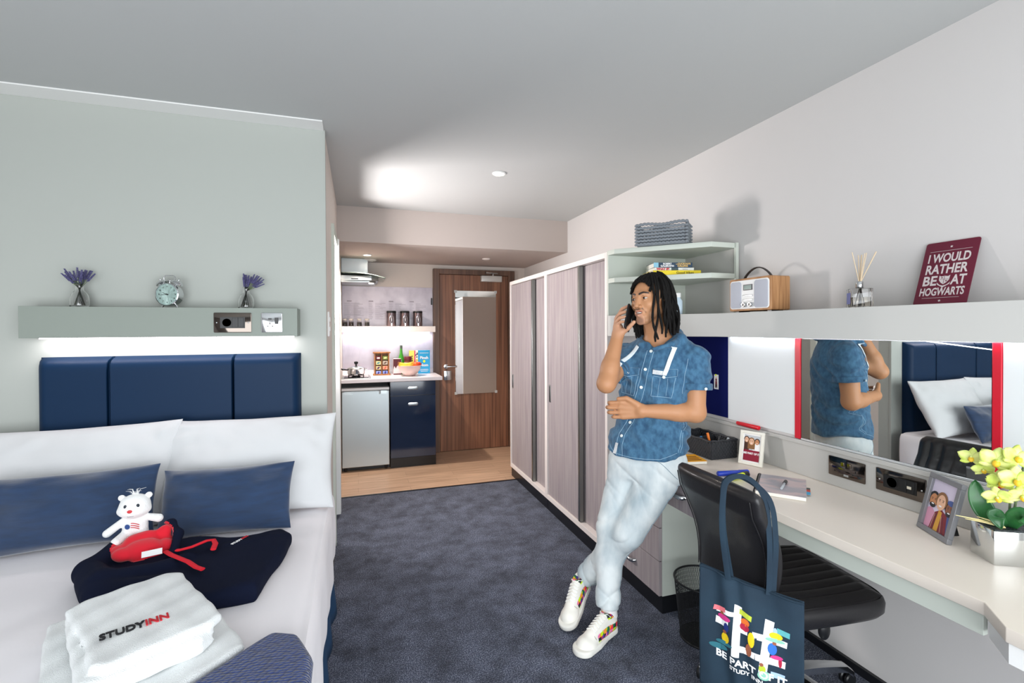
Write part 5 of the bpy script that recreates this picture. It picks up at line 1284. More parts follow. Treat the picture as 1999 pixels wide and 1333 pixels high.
# ---------------------------------------------------------------- waste bin
m_mesh = mat('black_wire_mesh', '#141416', .4)
bn = thing('waste_bin', 'round black wire-mesh waste bin on the carpet beside the drawers', 'bin', (1.520, 1.835, 0))
b = MB(); nb_ = 90; r0, r1, H = .100, .128, .272
for i in range(nb_):
    for s in (-1, 1):
        b.tube([((r0+(r1-r0)*v)*math.cos(2*PI*(i+s*v*7)/nb_), (r0+(r1-r0)*v)*math.sin(2*PI*(i+s*v*7)/nb_), .005+(H-.005)*v) for v in (0, .2, .4, .6, .8, 1)], .0009, 3)
b.build('mesh_wall', m_mesh, bn)
def ringt(b, r, z, t): b.tube([(r*math.cos(2*PI*i/48), r*math.sin(2*PI*i/48), z) for i in range(49)], t, 8)
b = MB(); ringt(b, r1, H, .0045); b.build('rim', m_blackp, bn, smooth=60)
b = MB(); ringt(b, r0, .006, .005); b.lathe([(0, .001), (r0, .001), (r0, .01), (0, .008)], 40); b.build('base', m_blackp, bn, smooth=60)
# ---------------------------------------------------------------- the young man leaning on the desk
from mathutils.bvhtree import BVHTree
PO = np.array((1.12, 2.02, 0), np.float32)
man = thing('person', 'person with shoulder-length dreadlocks in a denim shirt leaning on the desk, talking on a phone', 'person', tuple(PO))
FB = np.array((-.766, -.642, 0)); SB = np.array((.642, -.766, 0))
CZ = [(.70, 1.325, 2.005), (.785, 1.325, 2.005), (.88, 1.33, 2.0), (1.0, 1.352, 1.995), (1.13, 1.372, 1.988), (1.25, 1.385, 1.982), (1.34, 1.388, 1.98), (1.6, 1.388, 1.98)]
def cz(z): z_ = [c[0] for c in CZ]; return np.interp(z, z_, [c[1] for c in CZ]), np.interp(z, z_, [c[2] for c in CZ])
def d_loft(P, tab):
    z = P[:, 2]; cx, cy = cz(z); q = P[:, :2]-np.stack([cx, cy], 1)
    u = q@SB[:2]; w = q@FB[:2]; Z = [t[0] for t in tab]
    rx = np.interp(z, Z, [t[1] for t in tab]); ry = np.interp(z, Z, [t[2] for t in tab])
    k = np.sqrt((u/rx)**2+(w/ry)**2); return ((k-1)*np.minimum(rx, ry)).astype(np.float32)
HC = np.array((1.319, 1.959, 1.572), np.float32)
fh = np.array((-.953, -.307, 0)); fh /= np.linalg.norm(fh); lh = np.array((-fh[1], fh[0], 0)); up = np.array((0, 0, 1.))
# left of the head is the near side of it
lh = np.cross(up, fh); a_ = math.radians(4.5)
L_ = lh*math.cos(a_)+up*math.sin(a_); U_ = up*math.cos(a_)-lh*math.sin(a_)
HM = np.stack([L_, fh, U_], 1).astype(np.float32)      # columns: left, forward, up
def hl(P): return (P-HC)@HM
def hw(p): return np.array(HC+HM@np.array(p, np.float32))-PO
def d_head(P):
    q = hl(P); q = q.copy()
    x = np.abs(q[:, 0]); m = np.stack([x, q[:, 1], q[:, 2]], 1)
    d = d_ell(m, (0, -.014, .030), (.0735, .092, .078))
    d = smin(d, d_ell(m, (0, .026, -.022), (.0585, .062, .072)), .025)
    d = smin(d, d_cap(m, (.0, .062, -.098), (.012, .060, -.097), .018), .022)
    d = smin(d, d_cap(m, (.052, -.002, -.055), (.018, .056, -.095), .015, .014), .022)
    d = smin(d, d_ell(m, (.038, .050, -.024), (.022, .026, .022)), .018)
    d = smin(d, d_cap(m, (.012, .080, .026), (.040, .066, .028), .0095, .007), .012)
    d = smax(d, -d_ell(m, (.0310, .094, .004), (.0175, .0165, .0115)), .010)
    d = smin(d, d_cap(m, (0, .080, .018), (0, .1005, -.030), .0075, .0095), .010)
    d = smin(d, d_ell(m, (.0140, .091, -.035), (.0100, .0110, .0080)), .006)
    d = smax(d, -d_ell(m, (.0085, .096, -.0435), (.0042, .006, .003)), .002)
    d = smin(d, d_ell(m, (0, .074, -.062), (.030, .020, .022)), .014)
    d = smin(d, d_cap(m, (0, .0925, -.0540), (.0235, .0785, -.0560), .0055, .0032), .004)
    d = smin(d, d_cap(m, (0, .0905, -.0750), (.020, .0785, -.0670), .0062, .0040), .004)
    d = smax(d, -d_ell(m, (0, .094, -.0630), (.0225, .018, .0052)), .002)
    d = smin(d, d_ell(m, (.0755, -.010, -.004), (.009, .018, .029)), .006)
    # eyelids
    d = smin(d, d_cap(m, (.019, .0795, .0085), (.030, .0840, .0125), .0030), .003)
    d = smin(d, d_cap(m, (.030, .0840, .0125), (.043, .0745, .0075), .0030), .003)
    d = smin(d, d_cap(m, (.020, .0785, -.0015), (.031, .0815, -.0055), .0026), .003)
    d = smin(d, d_cap(m, (.031, .0815, -.0055), (.042, .0745, -.0010), .0026), .003)
    return d
V3 = lambda *a: np.array(a, np.float32)
shR, elR, wrR = V3(1.277, 2.106, 1.298), V3(1.087, 1.96, 1.185), V3(1.176, 2.008, 1.408)
shL, elL, wrL = V3(1.490, 1.850, 1.292), V3(1.478, 1.833, 1.050), V3(1.223, 1.884, 1.064)
def finger(P, d, pts, r, k=.006):
    e = None
    for i in range(len(pts)-1):
        q = d_cap(P, pts[i], pts[i+1], r[i], r[i+1]); e = q if e is None else np.minimum(e, q)
    return smin(d, e, k)
Kd = V3(.575, .818, 0)   # away from the camera
def d_body(P):
    d = d_head(P)
    d = smin(d, d_cap(P, (1.385, 1.983, 1.36), (1.343, 1.968, 1.505), .062, .052), .03)
    d = smin(d, d_loft(P, [(.9, .12, .08), (1.1, .13, .09), (1.25, .15, .095), (1.34, .12, .075), (1.40, .06, .05), (1.42, .02, .02)])+.03*(P[:, 2] > 1.42)+np.maximum(.95-P[:, 2], 0), .03)
    # right arm, bent up to the phone
    d = smin(d, d_cap(P, shR, elR, .050, .041), .02)
    d = smin(d, d_cap(P, elR, elR+(wrR-elR)*.35, .040, .042), .02)
    d = smin(d, d_cap(P, elR+(wrR-elR)*.3, wrR, .041, .0265), .012)
    d = smin(d, d_cap(P, wrR, (1.186, 2.022, 1.44), .026, .024), .012)
    # right palm
    pal = None
    for kn, w0 in (((1.200, 2.050, 1.495), (1.184, 2.024, 1.42)), ((1.190, 2.042, 1.484), (1.180, 2.018, 1.42)), ((1.180, 2.028, 1.468), (1.177, 2.008, 1.418)), ((1.176, 2.016, 1.453), (1.176, 2.000, 1.418))):
        c = d_cap(P, w0, kn, .014, .0115); pal = c if pal is None else smin(pal, c, .010)
    d = smin(d, pal, .012)
    d = smin(d, d_cap(P, (1.184, 2.004, 1.415), (1.196, 1.985, 1.428), .016, .014), .012)
    for pts, r in ((((1.200, 2.050, 1.495), (1.212, 2.028, 1.532), (1.232, 2.001, 1.545)), (.0098, .0092, .0075)), (((1.189, 2.043, 1.484), (1.192, 2.014, 1.510), (1.206, 1.988, 1.517)), (.0100, .0095, .0078)),
                   (((1.179, 2.028, 1.468), (1.181, 1.996, 1.489), (1.194, 1.970, 1.493)), (.0095, .009, .0074)), (((1.175, 2.016, 1.453), (1.177, 1.985, 1.469), (1.189, 1.966, 1.470)), (.0085, .008, .0066)),
                   (((1.190, 1.998, 1.420), (1.204, 1.966, 1.438), (1.219, 1.937, 1.468)), (.013, .011, .0088))):
        d = finger(P, d, pts, r, .005)
    # left arm across the belly
    d = smin(d, d_cap(P, shL, elL, .052, .043), .02)
    d = smin(d, d_cap(P, elL, elL+(wrL-elL)*.35, .043, .044), .02)
    d = smin(d, d_cap(P, elL+(wrL-elL)*.3, wrL, .043, .0275), .012)
    n = Kd
    pal = None
    for dz, L in ((.034, .088), (.012, .094), (-.011, .090), (-.032, .080)):
        kn = wrL+V3(-.083, .059, 0)*(L/.10)+V3(0, 0, dz); c = d_cap(P, wrL+V3(0, 0, dz*.55), kn, .0155, .0125); pal = c if pal is None else smin(pal, c, .008)
    d = smin(d, pal, .012)
    for dz, L, s, r in ((.034, .088, .96, .0100), (.012, .094, 1.0, .0104), (-.011, .090, .95, .0100), (-.032, .080, .8, .0090)):
        k0 = wrL+V3(-.083, .059, 0)*(L/.10)+V3(0, 0, dz); k1 = k0+V3(-.040, .030, -.003)*s; k2 = k1+V3(.006, .026, -.004)*s; k3 = k2+V3(.018, .010, -.002)*s
        d = finger(P, d, (k0, k1, k2, k3), (r*1.02, r*.98, r*.9, r*.8), .004)
    t0 = wrL+V3(-.018, .006, .030); t1 = wrL+V3(-.058, .030, .056); t2 = wrL+V3(-.088, .052, .052)
    d = finger(P, d, (t0, t1, t2), (.0145, .0115, .0088), .008)
    return d
c_skin = np.array(lin('#ba8660')[:3]); c_lip = np.array(lin('#a9655a')[:3]); c_hair = np.array(lin('#241a17')[:3]); c_mouth = np.array(lin('#5a2a28')[:3]); c_pink = np.array(lin('#d5a48a')[:3])
def segd(q, a, b): a = np.array(a); b = np.array(b); ab = b-a; t = np.clip((q-a)@ab/(ab@ab), 0, 1)[:, None]; return np.sqrt(((q-a-ab*t)**2).sum(1))
def skin_col(V):
    q = (V+PO-HC)@HM; m = q.copy(); m[:, 0] = np.abs(m[:, 0]); C = np.tile(c_skin, (len(V), 1))
    def mix(w, c): w = np.clip(w, 0, 1)[:, None]; C[:] = C*(1-w)+c*w
    head = (m[:, 2] > -.135)*(np.abs(q[:, 1]) < .14)*(m[:, 0] < .1)
    fr = head*(m[:, 1] > .03)
    mix(fr*np.clip((.0062-(segd(m, (.012, .088, .024), (.030, .082, .031))-.0))/.0025, 0, 1), c_hair)
    mix(fr*np.clip((.0055-(segd(m, (.030, .082, .031), (.052, .066, .024))))/.0025, 0, 1), c_hair)
    mix(fr*np.clip((.0052-segd(m, (.020, .084, -.0440), (.002, .095, -.0455)))/.003, 0, 1)*.85, c_hair)      # moustache
    mix(fr*np.clip((.0045-segd(m, (.020, .084, -.0440), (.030, .074, -.062)))/.003, 0, 1)*.7, c_hair)
    mix(fr*np.clip((.016-segd(m, (0, .080, -.094), (.006, .078, -.098)))/.008, 0, 1)*.85, c_hair)                # chin
    mix(fr*np.clip((.004-segd(m, (0, .088, -.083), (.003, .088, -.083)))/.003, 0, 1)*.5, c_hair)
    jaw = segd(m, (.058, .0, -.060), (.022, .060, -.100)); mix(head*np.clip((.026-jaw)/.02, 0, 1)*.42, c_hair)
    up_ = np.minimum(segd(m, (0, .0965, -.0545), (.018, .0855, -.058)), segd(m, (0, .0955, -.0735), (.015, .086, -.0695)))
    mix(fr*np.clip((.0062-up_)/.003, 0, 1)*.85, c_lip)
    mix(fr*(np.abs(q[:, 2]+.0625) < .004)*(m[:, 0] < .018)*(q[:, 1] < .0875)*(q[:, 1] > .06), c_mouth)
    # lighter palm and finger tips of the raised hand
    w = V+PO; hd_ = np.minimum(segd(w, (1.178, 2.010, 1.42), (1.190, 2.040, 1.49)), np.minimum(segd(w, (1.20, 2.04, 1.50), (1.22, 1.99, 1.55)), segd(w, (1.19, 1.99, 1.42), (1.215, 1.94, 1.47))))
    ramp = np.clip((w[:, 2]-1.39)/.05, 0, 1)*(hd_ < .055)*(np.sqrt(((V+PO-HC)**2).sum(1)) > .105)
    mix(ramp*.5, c_pink); mix(ramp*np.clip((w[:, 2]-1.535)/.02, 0, 1)*.4, np.array(lin('#d98a84')[:3]))
    return C
m_skin = mat('warm_brown_skin', '#b98563', .5, attr='tint', bump=((180, 180, 180), .08, .001), sss=.12)
soft('body', lambda P: d_body(P+PO), (-.13, -.30, .84), (.50, .24, 1.75), .0033, m_skin, man, 2, colf=skin_col)
m_eyew = mat('eye_white', '#b9b0a8', .25); m_iris = mat('dark_iris', '#2a1a12', .1); m_teeth = mat('teeth', '#efeae2', .3); m_hair = mat('black_dreadlock', '#0d0b0a', .8, bump=((260, 260, 90), .9, .003), spec=.3)
def hball(name, p, r, m, look=(0, 1, 0), sub=None):
    b = MB(); b.ball((0, 0, 0), r, 18, 12); M = Matrix([list(HM[i])+[0] for i in range(3)]+[[0, 0, 0, 1]]); M.translation = Vector([float(x) for x in hw(p)]); b.T = None
    b.v = [tuple(M @ Vector(v)) for v in b.v]; return b.build(name, m, sub or man, smooth=80)
for s in (-1, 1):
    e = hball('eyeball', (s*.0310, .0690, .0035), (.0120, .0118, .0070), m_eyew)
    hball('iris', (s*.0310-.0015, .0782, .0040), (.0058, .0036, .0056), m_iris, sub=e)
hball('teeth', (0, .0765, -.0610), (.0190, .0105, .0044), m_teeth)

# hair: a close cap and hanging locks
def d_cap_hair(P):
    q = hl(P+PO); d = d_ell(q, (0, -.016, .034), (.0795, .096, .080))
    face = smax(q[:, 1]*-1+.032-.020*np.abs(q[:, 0])/.07, q[:, 2]-(.082-.35*np.maximum(np.abs(q[:, 0])-.035, 0)), .01)
    d = smax(d, -face, .006); d = smax(d, -(q[:, 2]+.045), .01)
    return d-.002*np.sin(q[:, 0]*260)*np.cos(q[:, 1]*230)
hair = soft('hair', d_cap_hair, tuple(HC-PO-.13), tuple(HC-PO+.14), .004, m_hair, man, 1)
RH = random.Random(21); b = MB()
def dread(az, e0, length, lay, droop=0, r=.0056, out=0.0, fwd=0):
    """az measured from straight ahead towards the left ear, e0 start elevation"""
    pts = []; A, B, C = .080+lay, .096+lay, .082+lay; el = e0; az_ = az
    while el > 2:
        c, s = math.cos(math.radians(el)), math.sin(math.radians(el)); a = math.radians(az_)
        pts.append((A*c*math.sin(a), -.016+B*c*math.cos(a), .034+C*s)); el -= 13
    a = math.radians(az_); x0, y0 = A*math.sin(a), -.016+B*math.cos(a); n = max(4, int(length/.02))
    w1, w2 = RH.uniform(0, 6), RH.uniform(0, 6)
    for k in range(1, n+1):
        z = .034-length*k/n; t = k/n; wob = .0045+.007*t*t
        pts.append((x0*(1+out*t-.06*t)+wob*math.sin(w1+t*5), y0*(1+out*t*.5)+fwd*t*t+wob*math.sin(w2+t*6), z))
    P = [tuple(float(v) for v in hw(p)) for p in pts]
    # thickness varies like a rolled lock
    R = [r*(1+.14*math.sin(i*2.3+w1)) for i in range(len(P))]; R[-1] *= .7
    b.tube(P, R, 7)
for lay, e0s, n, ln in ((.000, (50, 25), 34, .195), (.006, (76, 50), 34, .205), (.012, (88, 70), 26, .185)):
    for i in range(n):
        az = 75+(292-75)*(i+.5*RH.random())/n
        dread(az, RH.uniform(e0s[1], e0s[0]), ln+RH.uniform(-.03, .02), lay+RH.uniform(0, .004), out=RH.uniform(-.05, .12)+(.12 if 60 < az < 130 else 0))
for az, e0, ln, lay in ((47, 68, .225, .014), (54, 64, .235, .015), (60, 70, .200, .016), (-62, 62, .105, .004), (-70, 66, .12, .008), (-78, 60, .20, .008), (-84, 50, .21, .006)):
    dread(az, e0, ln, lay, fwd=.004)
# locks lying over the crown, swept from the parting
for i in range(22):
    x = -.055+.11*i/21; pts = []
    for k in range(7):
        t = k/6; y = .066-.15*t; z = .034+.088*math.sqrt(max(0, 1-(x/.088)**2-((y+.016)/.104)**2))
        pts.append((x+(.012*t*(1 if x > -.01 else -1)), y, z+.003*math.sin(i*2+k)))
    b.tube([tuple(float(v) for v in hw(p)) for p in pts], .0062, 7)
# the outermost lock on the near side, flicking outward
dread(100, 70, .20, .022, out=.35, r=.0055)
b.build('dreadlocks', m_hair, man, smooth=80)

# ---- shirt
m_denim = mat('mid_blue_denim', '#44708f', .85, var=((55, 55, 34), '#2d5373', .36, .66, 9), bump=((420, 420, 420), .35, .001), sheen=.15)
m_thread = mat('pale_stitching', '#9fc0d6', .8)
TS = [(.76, .206, .150), (.80, .204, .148), (.88, .192, .140), (1.0, .176, .130), (1.13, .176, .130), (1.25, .182, .126), (1.32, .165, .105), (1.37, .115, .085), (1.405, .075, .068), (1.44, .05, .05)]
cutR = (elR-shR)/np.linalg.norm(elR-shR); cutL = (elL-shL)/np.linalg.norm(elL-shL)
def d_shirt(P, grow=0):
    P = P+PO; d = d_loft(P, TS)
    a = d_cap(P, shR, shR+cutR*.20, .066, .064); a = smax(a, (P-(shR+cutR*.150))@cutR.astype(np.float32), .004)
    d = smin(d, a, .035)
    a = d_cap(P, shL, shL+cutL*.19, .068, .071); a = smax(a, (P-(shL+cutL*.135))@cutL.astype(np.float32), .004)
    d = smin(d, a, .035)
    d = smin(d, d_cap(P, (1.440, 1.925, 1.385), (1.478, 1.862, 1.315), .035, .045), .03)
    d = smin(d, d_cap(P, (1.335, 2.035, 1.365), (1.290, 2.090, 1.305), .030, .042), .03)
    # collar band and hood bunched at the neck
    for p0, p1, r in (((1.298, 1.893, 1.342), (1.372, 1.862, 1.366), .011), ((1.372, 1.862, 1.366), (1.440, 1.888, 1.390), .015), ((1.440, 1.888, 1.390), (1.472, 1.965, 1.400), .026), ((1.470, 1.965, 1.405), (1.455, 2.045, 1.400), .036),
                      ((1.455, 2.045, 1.400), (1.385, 2.085, 1.390), .032), ((1.385, 2.085, 1.390), (1.325, 2.040, 1.378), .020), ((1.325, 2.040, 1.378), (1.290, 1.985, 1.360), .014)):
        d = smin(d, d_cap(P, p0, p1, r), .012)
    # neck opening
    nk = d_cap(P, (1.385, 1.983, 1.33), (1.343, 1.968, 1.50), .060, .075)
    d = smax(d, -nk, .008)
    v = d_cap(P, (1.365, 1.935, 1.425), (1.291, 1.904, 1.330), .060, .008)
    d = smax(d, -v, .006)
    # hem line: lower at the front and back, rising at the side seams
    u = (P[:, :2]-np.stack(cz(P[:, 2]), 1))@SB[:2]
    hem = .832+.030*np.clip((np.abs(u)-.12)/.07, 0, 1)
    d = smax(d, hem-P[:, 2], .003)
    # soft folds
    z = P[:, 2]; w = (P[:, :2]-np.stack(cz(z), 1))@FB[:2]
    d = d-.0065*np.sin(z*62+u*22+2.2*np.sin(u*14))*np.exp(-((z-.93)/.075)**2)-.0045*np.sin(u*70+z*22)*np.exp(-((z-1.10)/.10)**2)*(.4+.6*(w > 0))
    d = d-.0045*np.sin((u*.8+z)*85)*np.exp(-((z-1.19)/.08)**2)-.004*np.sin((u*1.3-z)*60+1)*np.exp(-((z-1.02)/.06)**2)-.0025*np.sin(P[:, 2]*120+P[:, 0]*70)*(np.abs(u) > .15)
    cr = lambda ph, n=3: np.clip(1-np.abs(np.sin(ph)), 0, 1)**n
    d = d+.006*cr(z*26+u*9+1.2*np.sin(u*11), 4)*np.exp(-((z-.95)/.10)**2)+.005*cr(u*16+z*14, 4)*np.exp(-((z-1.10)/.09)**2)+.004*cr(u*20-z*17+1, 3)*np.clip((np.abs(u)-.10)*12, 0, 1)
    return d
shirt = soft('denim_shirt', d_shirt, (-.13, -.36, .78), (.56, .26, 1.49), .0044, m_denim, man, 1)
me = shirt.data; BV = BVHTree.FromPolygons([v.co.copy() for v in me.vertices], [tuple(p.vertices) for p in me.polygons])
def on(u, z, off=.001):
    cx, cy = cz(z); o = Vector((cx, cy, z))+Vector(SB)*u+Vector(FB)*.35-Vector(PO.astype(float))
    h, n, i, dd = BV.ray_cast(o, -Vector(FB))
    if h is None: h = o-Vector(FB)*.24; n = Vector(FB)
    return h+Vector(FB)*off, (n if n.dot(Vector(FB)) > 0 else -n)
def draped(b, pts, r=.0009, n=8, off=.0008):
    Q = []
    for (u0, z0), (u1, z1) in zip(pts[:-1], pts[1:]):
        for k in range(n): t = k/n; Q.append(on(u0+(u1-u0)*t, z0+(z1-z0)*t, off)[0])
    Q.append(on(*pts[-1], off)[0]); b.tube(Q, r, 5)
dZ = -.02
PL = [(-.016, 1.335), (-.030, 1.25), (-.038, 1.165), (-.048, 1.08), (-.070, .995), (-.098, .94), (-.098, .89), (-.092, .838)]
b = MB()
draped(b, [(u-.015, z) for u, z in PL]); draped(b, [(u+.017, z) for u, z in PL])
for s0 in (-.150, .008):
    W = .092 if s0 < 0 else .104
    P4 = [(s0, 1.252), (s0+W, 1.252), (s0+W, 1.220), (s0+W*.5, 1.212), (s0, 1.220), (s0, 1.252)]; draped(b, P4); draped(b, [(s0+.004, 1.214), (s0+.006, 1.128), (s0+W-.010, 1.122), (s0+W-.004, 1.214)])
    for k in range(1, 3): draped(b, [(s0+W*k/3, 1.210), (s0+W*k/3, 1.128)], .0006)
draped(b, [(.150, 1.30), (.142, 1.22), (.140, 1.14)]); draped(b, [(.165, 1.04), (.168, .95), (.172, .875)]); draped(b, [(.158, 1.04), (.161, .95), (.165, .875)])
draped(b, [(-.165, .872), (-.12, .845), (-.06, .842), (.03, .842), (.10, .846), (.16, .872)], .0009, 10)
b.build('stitching', m_thread, shirt)
b = MB()
def flap(b, pts, off=.003, n=8):
    (u0, z0), (u1, z1), (u2, z2), (u3, z3) = pts
    def fn(a, c): return on((u0*(1-a)+u1*a)*(1-c)+(u3*(1-a)+u2*a)*c, (z0*(1-a)+z1*a)*(1-c)+(z3*(1-a)+z2*a)*c, off)[0]
    b.grid(fn, n, n)
for s0, W in ((-.150, .092), (.008, .104)): b = MB(); flap(b, [(s0, 1.252), (s0+W, 1.252), (s0+W, 1.220), (s0, 1.220)], .0022, 12); b.build('pocket_flap', m_denim, shirt, smooth=80, thick=.002)
b = MB(); flap(b, [(.008, 1.249), (.064, 1.242), (.062, 1.224), (.008, 1.229)], .0052); b.build('pocket_label', mat('woven_label', '#dfe1e2', .7, var=((300, 900, 900), '#8c97a0', .55, .62, 2)), shirt, thick=.0006)
b = MB(); flap(b, [(-.120, .895), (-.104, .895), (-.112, .842), (-.130, .842)], .003); b.build('hem_label', bpy.data.materials['woven_label'], shirt, thick=.0006)
m_btn = mat('pearl_button', '#e4ebe8', .25)
for u, z in ((-.012, 1.332), (-.028, 1.248), (-.037, 1.164), (-.047, 1.081), (-.066, .997), (-.096, .930), (-.104, 1.233), (.060, 1.216)):
    p, n = on(u, z, .0035); q = Vector((0, 0, 1)).rotation_difference(n).to_matrix().to_4x4(); q.translation = p
    b = MB(); b.T = q; b.lathe([(0, -.002), (.0068, -.002), (.0076, .0), (.0068, .0016), (.0042, .0010), (0, .0010)], 18); b.build('button', m_btn, shirt, smooth=40)
m_strap = mat('white_cotton_tape', '#dfe9ee', .8)
for P in ([(-.083, 1.355), (-.100, 1.325), (-.120, 1.298), (-.142, 1.268), (-.160, 1.243)], [(.090, 1.352), (.083, 1.320), (.076, 1.290), (.068, 1.255), (.061, 1.225)]):
    b = MB(); w = .0095
    def fn(a, c):
        t = c*(len(P)-1); i = min(int(t), len(P)-2); q = t-i; u = P[i][0]*(1-q)+P[i+1][0]*q; z = P[i][1]*(1-q)+P[i+1][1]*q
        du, dz_ = P[i+1][0]-P[i][0], P[i+1][1]-P[i][1]; L = math.hypot(du, dz_)
        return on(u-dz_/L*w*(a-.5)*2, z+du/L*w*(a-.5)*2, .0062)[0]
    b.grid(fn, 6, 24); b.build('hood_drawstring', m_strap, shirt, smooth=80, thick=.002, label='flat white tape drawstring')
# sleeve cuffs
for s_, c_, L, r in ((shL, cutL, .130, .0705), (shR, cutR, .145, .0640)):
    b = MB(); M = Vector((0, 0, 1)).rotation_difference(Vector([float(x) for x in c_])).to_matrix().to_4x4(); p = s_+c_*L-PO; M.translation = Vector([float(x) for x in p]); b.T = M
    b.lathe([(r+.001, -.022), (r+.0035, -.018), (r+.0035, .004), (r+.001, .008), (r-.006, .006), (r-.006, -.010)], 40); b.build('sleeve_cuff', m_denim, shirt, smooth=60)
b = MB(); p, n = None, None
q = shL+cutL*.150-PO+V3(-.10, -.10, 0)*.0
c = np.array((-.48, -.877, 0)); pp = shL+cutL*.125-PO+c*.0755+V3(.026, -.016, 0)
M = Vector((0, 0, 1)).rotation_difference(Vector(c)).to_matrix().to_4x4(); M.translation = Vector([float(x) for x in pp]); b.T = M; b.lathe([(0, -.002), (.0060, -.002), (.0065, 0), (.0055, .0015), (0, .001)], 16); b.build('button', m_btn, shirt, smooth=40)

# ---- jeans
m_jean = mat('light_wash_denim', '#e0e6e6', .85, var=((9, 9, 5), '#a9b9c0', .36, .66, 8), bump=((420, 420, 420), .3, .001))
hpR, knR, anR = V3(1.286, 2.085, .80), V3(1.172, 2.072, .475), V3(1.122, 2.012, .145)
hpL, knL, anL = V3(1.374, 1.915, .79), V3(1.205, 1.968, .475), V3(1.116, 2.195, .185)
def leg(P, h, k, a, r):
    d = d_cap(P, h, k, r[0], r[1]); d = smin(d, d_cap(P, k, a, r[1]*.97, r[2]), .03)
    t = np.clip(((P-k)@(a-k))/((a-k)@(a-k)), -1, 1.2); ax = (P-k)@(a-k)/np.linalg.norm(a-k)
    side = (P@V3(.8, -.3, 0)); 
    cr = lambda ph, n=3: np.clip(1-np.abs(np.sin(ph)), 0, 1)**n
    low = np.clip((t-.40)*1.8, 0, 1); kn_ = np.exp(-((ax-.01)/.075)**2); th = np.clip(-t*1.6, 0, 1)
    d = d+.007*cr(ax*30+side*20+1.6*np.sin(side*17))*kn_+.010*cr(ax*21+side*17+1.2*np.sin(side*22+1))*low+.006*cr(ax*27-side*25+2)*low+.005*cr(ax*12-side*26+.6, 4)*th+.003*cr(ax*40+side*33, 2)*low
    dir_ = (a-k)/np.linalg.norm(a-k); return smax(d, (P-(a+dir_*.030))@dir_.astype(np.float32), .006)
def d_jeans(P):
    P = P+PO; d = d_loft(P, [(.70, .150, .115), (.80, .172, .128), (.88, .165, .120), (.93, .155, .112)])
    d = smax(d, P[:, 2]-.90, .01); d = smax(d, .72-P[:, 2], .03)
    l1 = leg(P, hpR, knR, anR, (.094, .066, .060)); l2 = leg(P, hpL, knL, anL, (.100, .068, .062))
    d = smin(d, l1, .035); d = smin(d, l2, .035)
    d = d+.008*np.clip(1-np.abs(np.sin(P[:, 2]*23+P[:, 0]*16-P[:, 1]*9)), 0, 1)**3*np.exp(-((P[:, 2]-.72)/.08)**2)
    return d
jeans = soft('jeans', d_jeans, (-.16, -.30, .06), (.52, .36, .96), .0046, m_jean, man, 1)
me = jeans.data; BJ = BVHTree.FromPolygons([v.co.copy() for v in me.vertices], [tuple(p.vertices) for p in me.polygons])
b = MB()
for h, k, a, sd in ((hpL, knL, anL, V3(.55, -.835, 0)), (hpR, knR, anR, V3(.55, -.835, 0))):
    Q = []
    for i in range(50):
        t = i/49; c = (h*(1-t*2)+k*t*2) if t < .5 else (k*(2-2*t)+a*(2*t-1)); c = c-PO; s = Vector([float(x) for x in sd]).normalized(); o = Vector([float(x) for x in c])+s*.2
        hh, nn, ii, dd = BJ.ray_cast(o, -s)
        if hh is not None and dd < .2: Q.append(hh+s*.0004)
    if len(Q) > 4: b.tube(Q, .0011, 5)
b.build('side_seam', mat('jean_seam', '#8298a6', .8), jeans)
b = MB()
Q = []
for k in range(20):
    t = k/19; cx, cy = cz(.80); o = Vector((cx, cy, .835-.03*t-.05*t*t))-Vector(PO.astype(float))+Vector(SB)*(.085+.085*t)+Vector(FB)*.3
    hh, nn, ii, dd = BJ.ray_cast(o, -Vector(FB))
    if hh is not None: Q.append(hh+Vector(FB)*.0006)
if len(Q) > 3: b.tube(Q, .0012, 5)
b.build('pocket_seam', bpy.data.materials['jean_seam'], jeans)

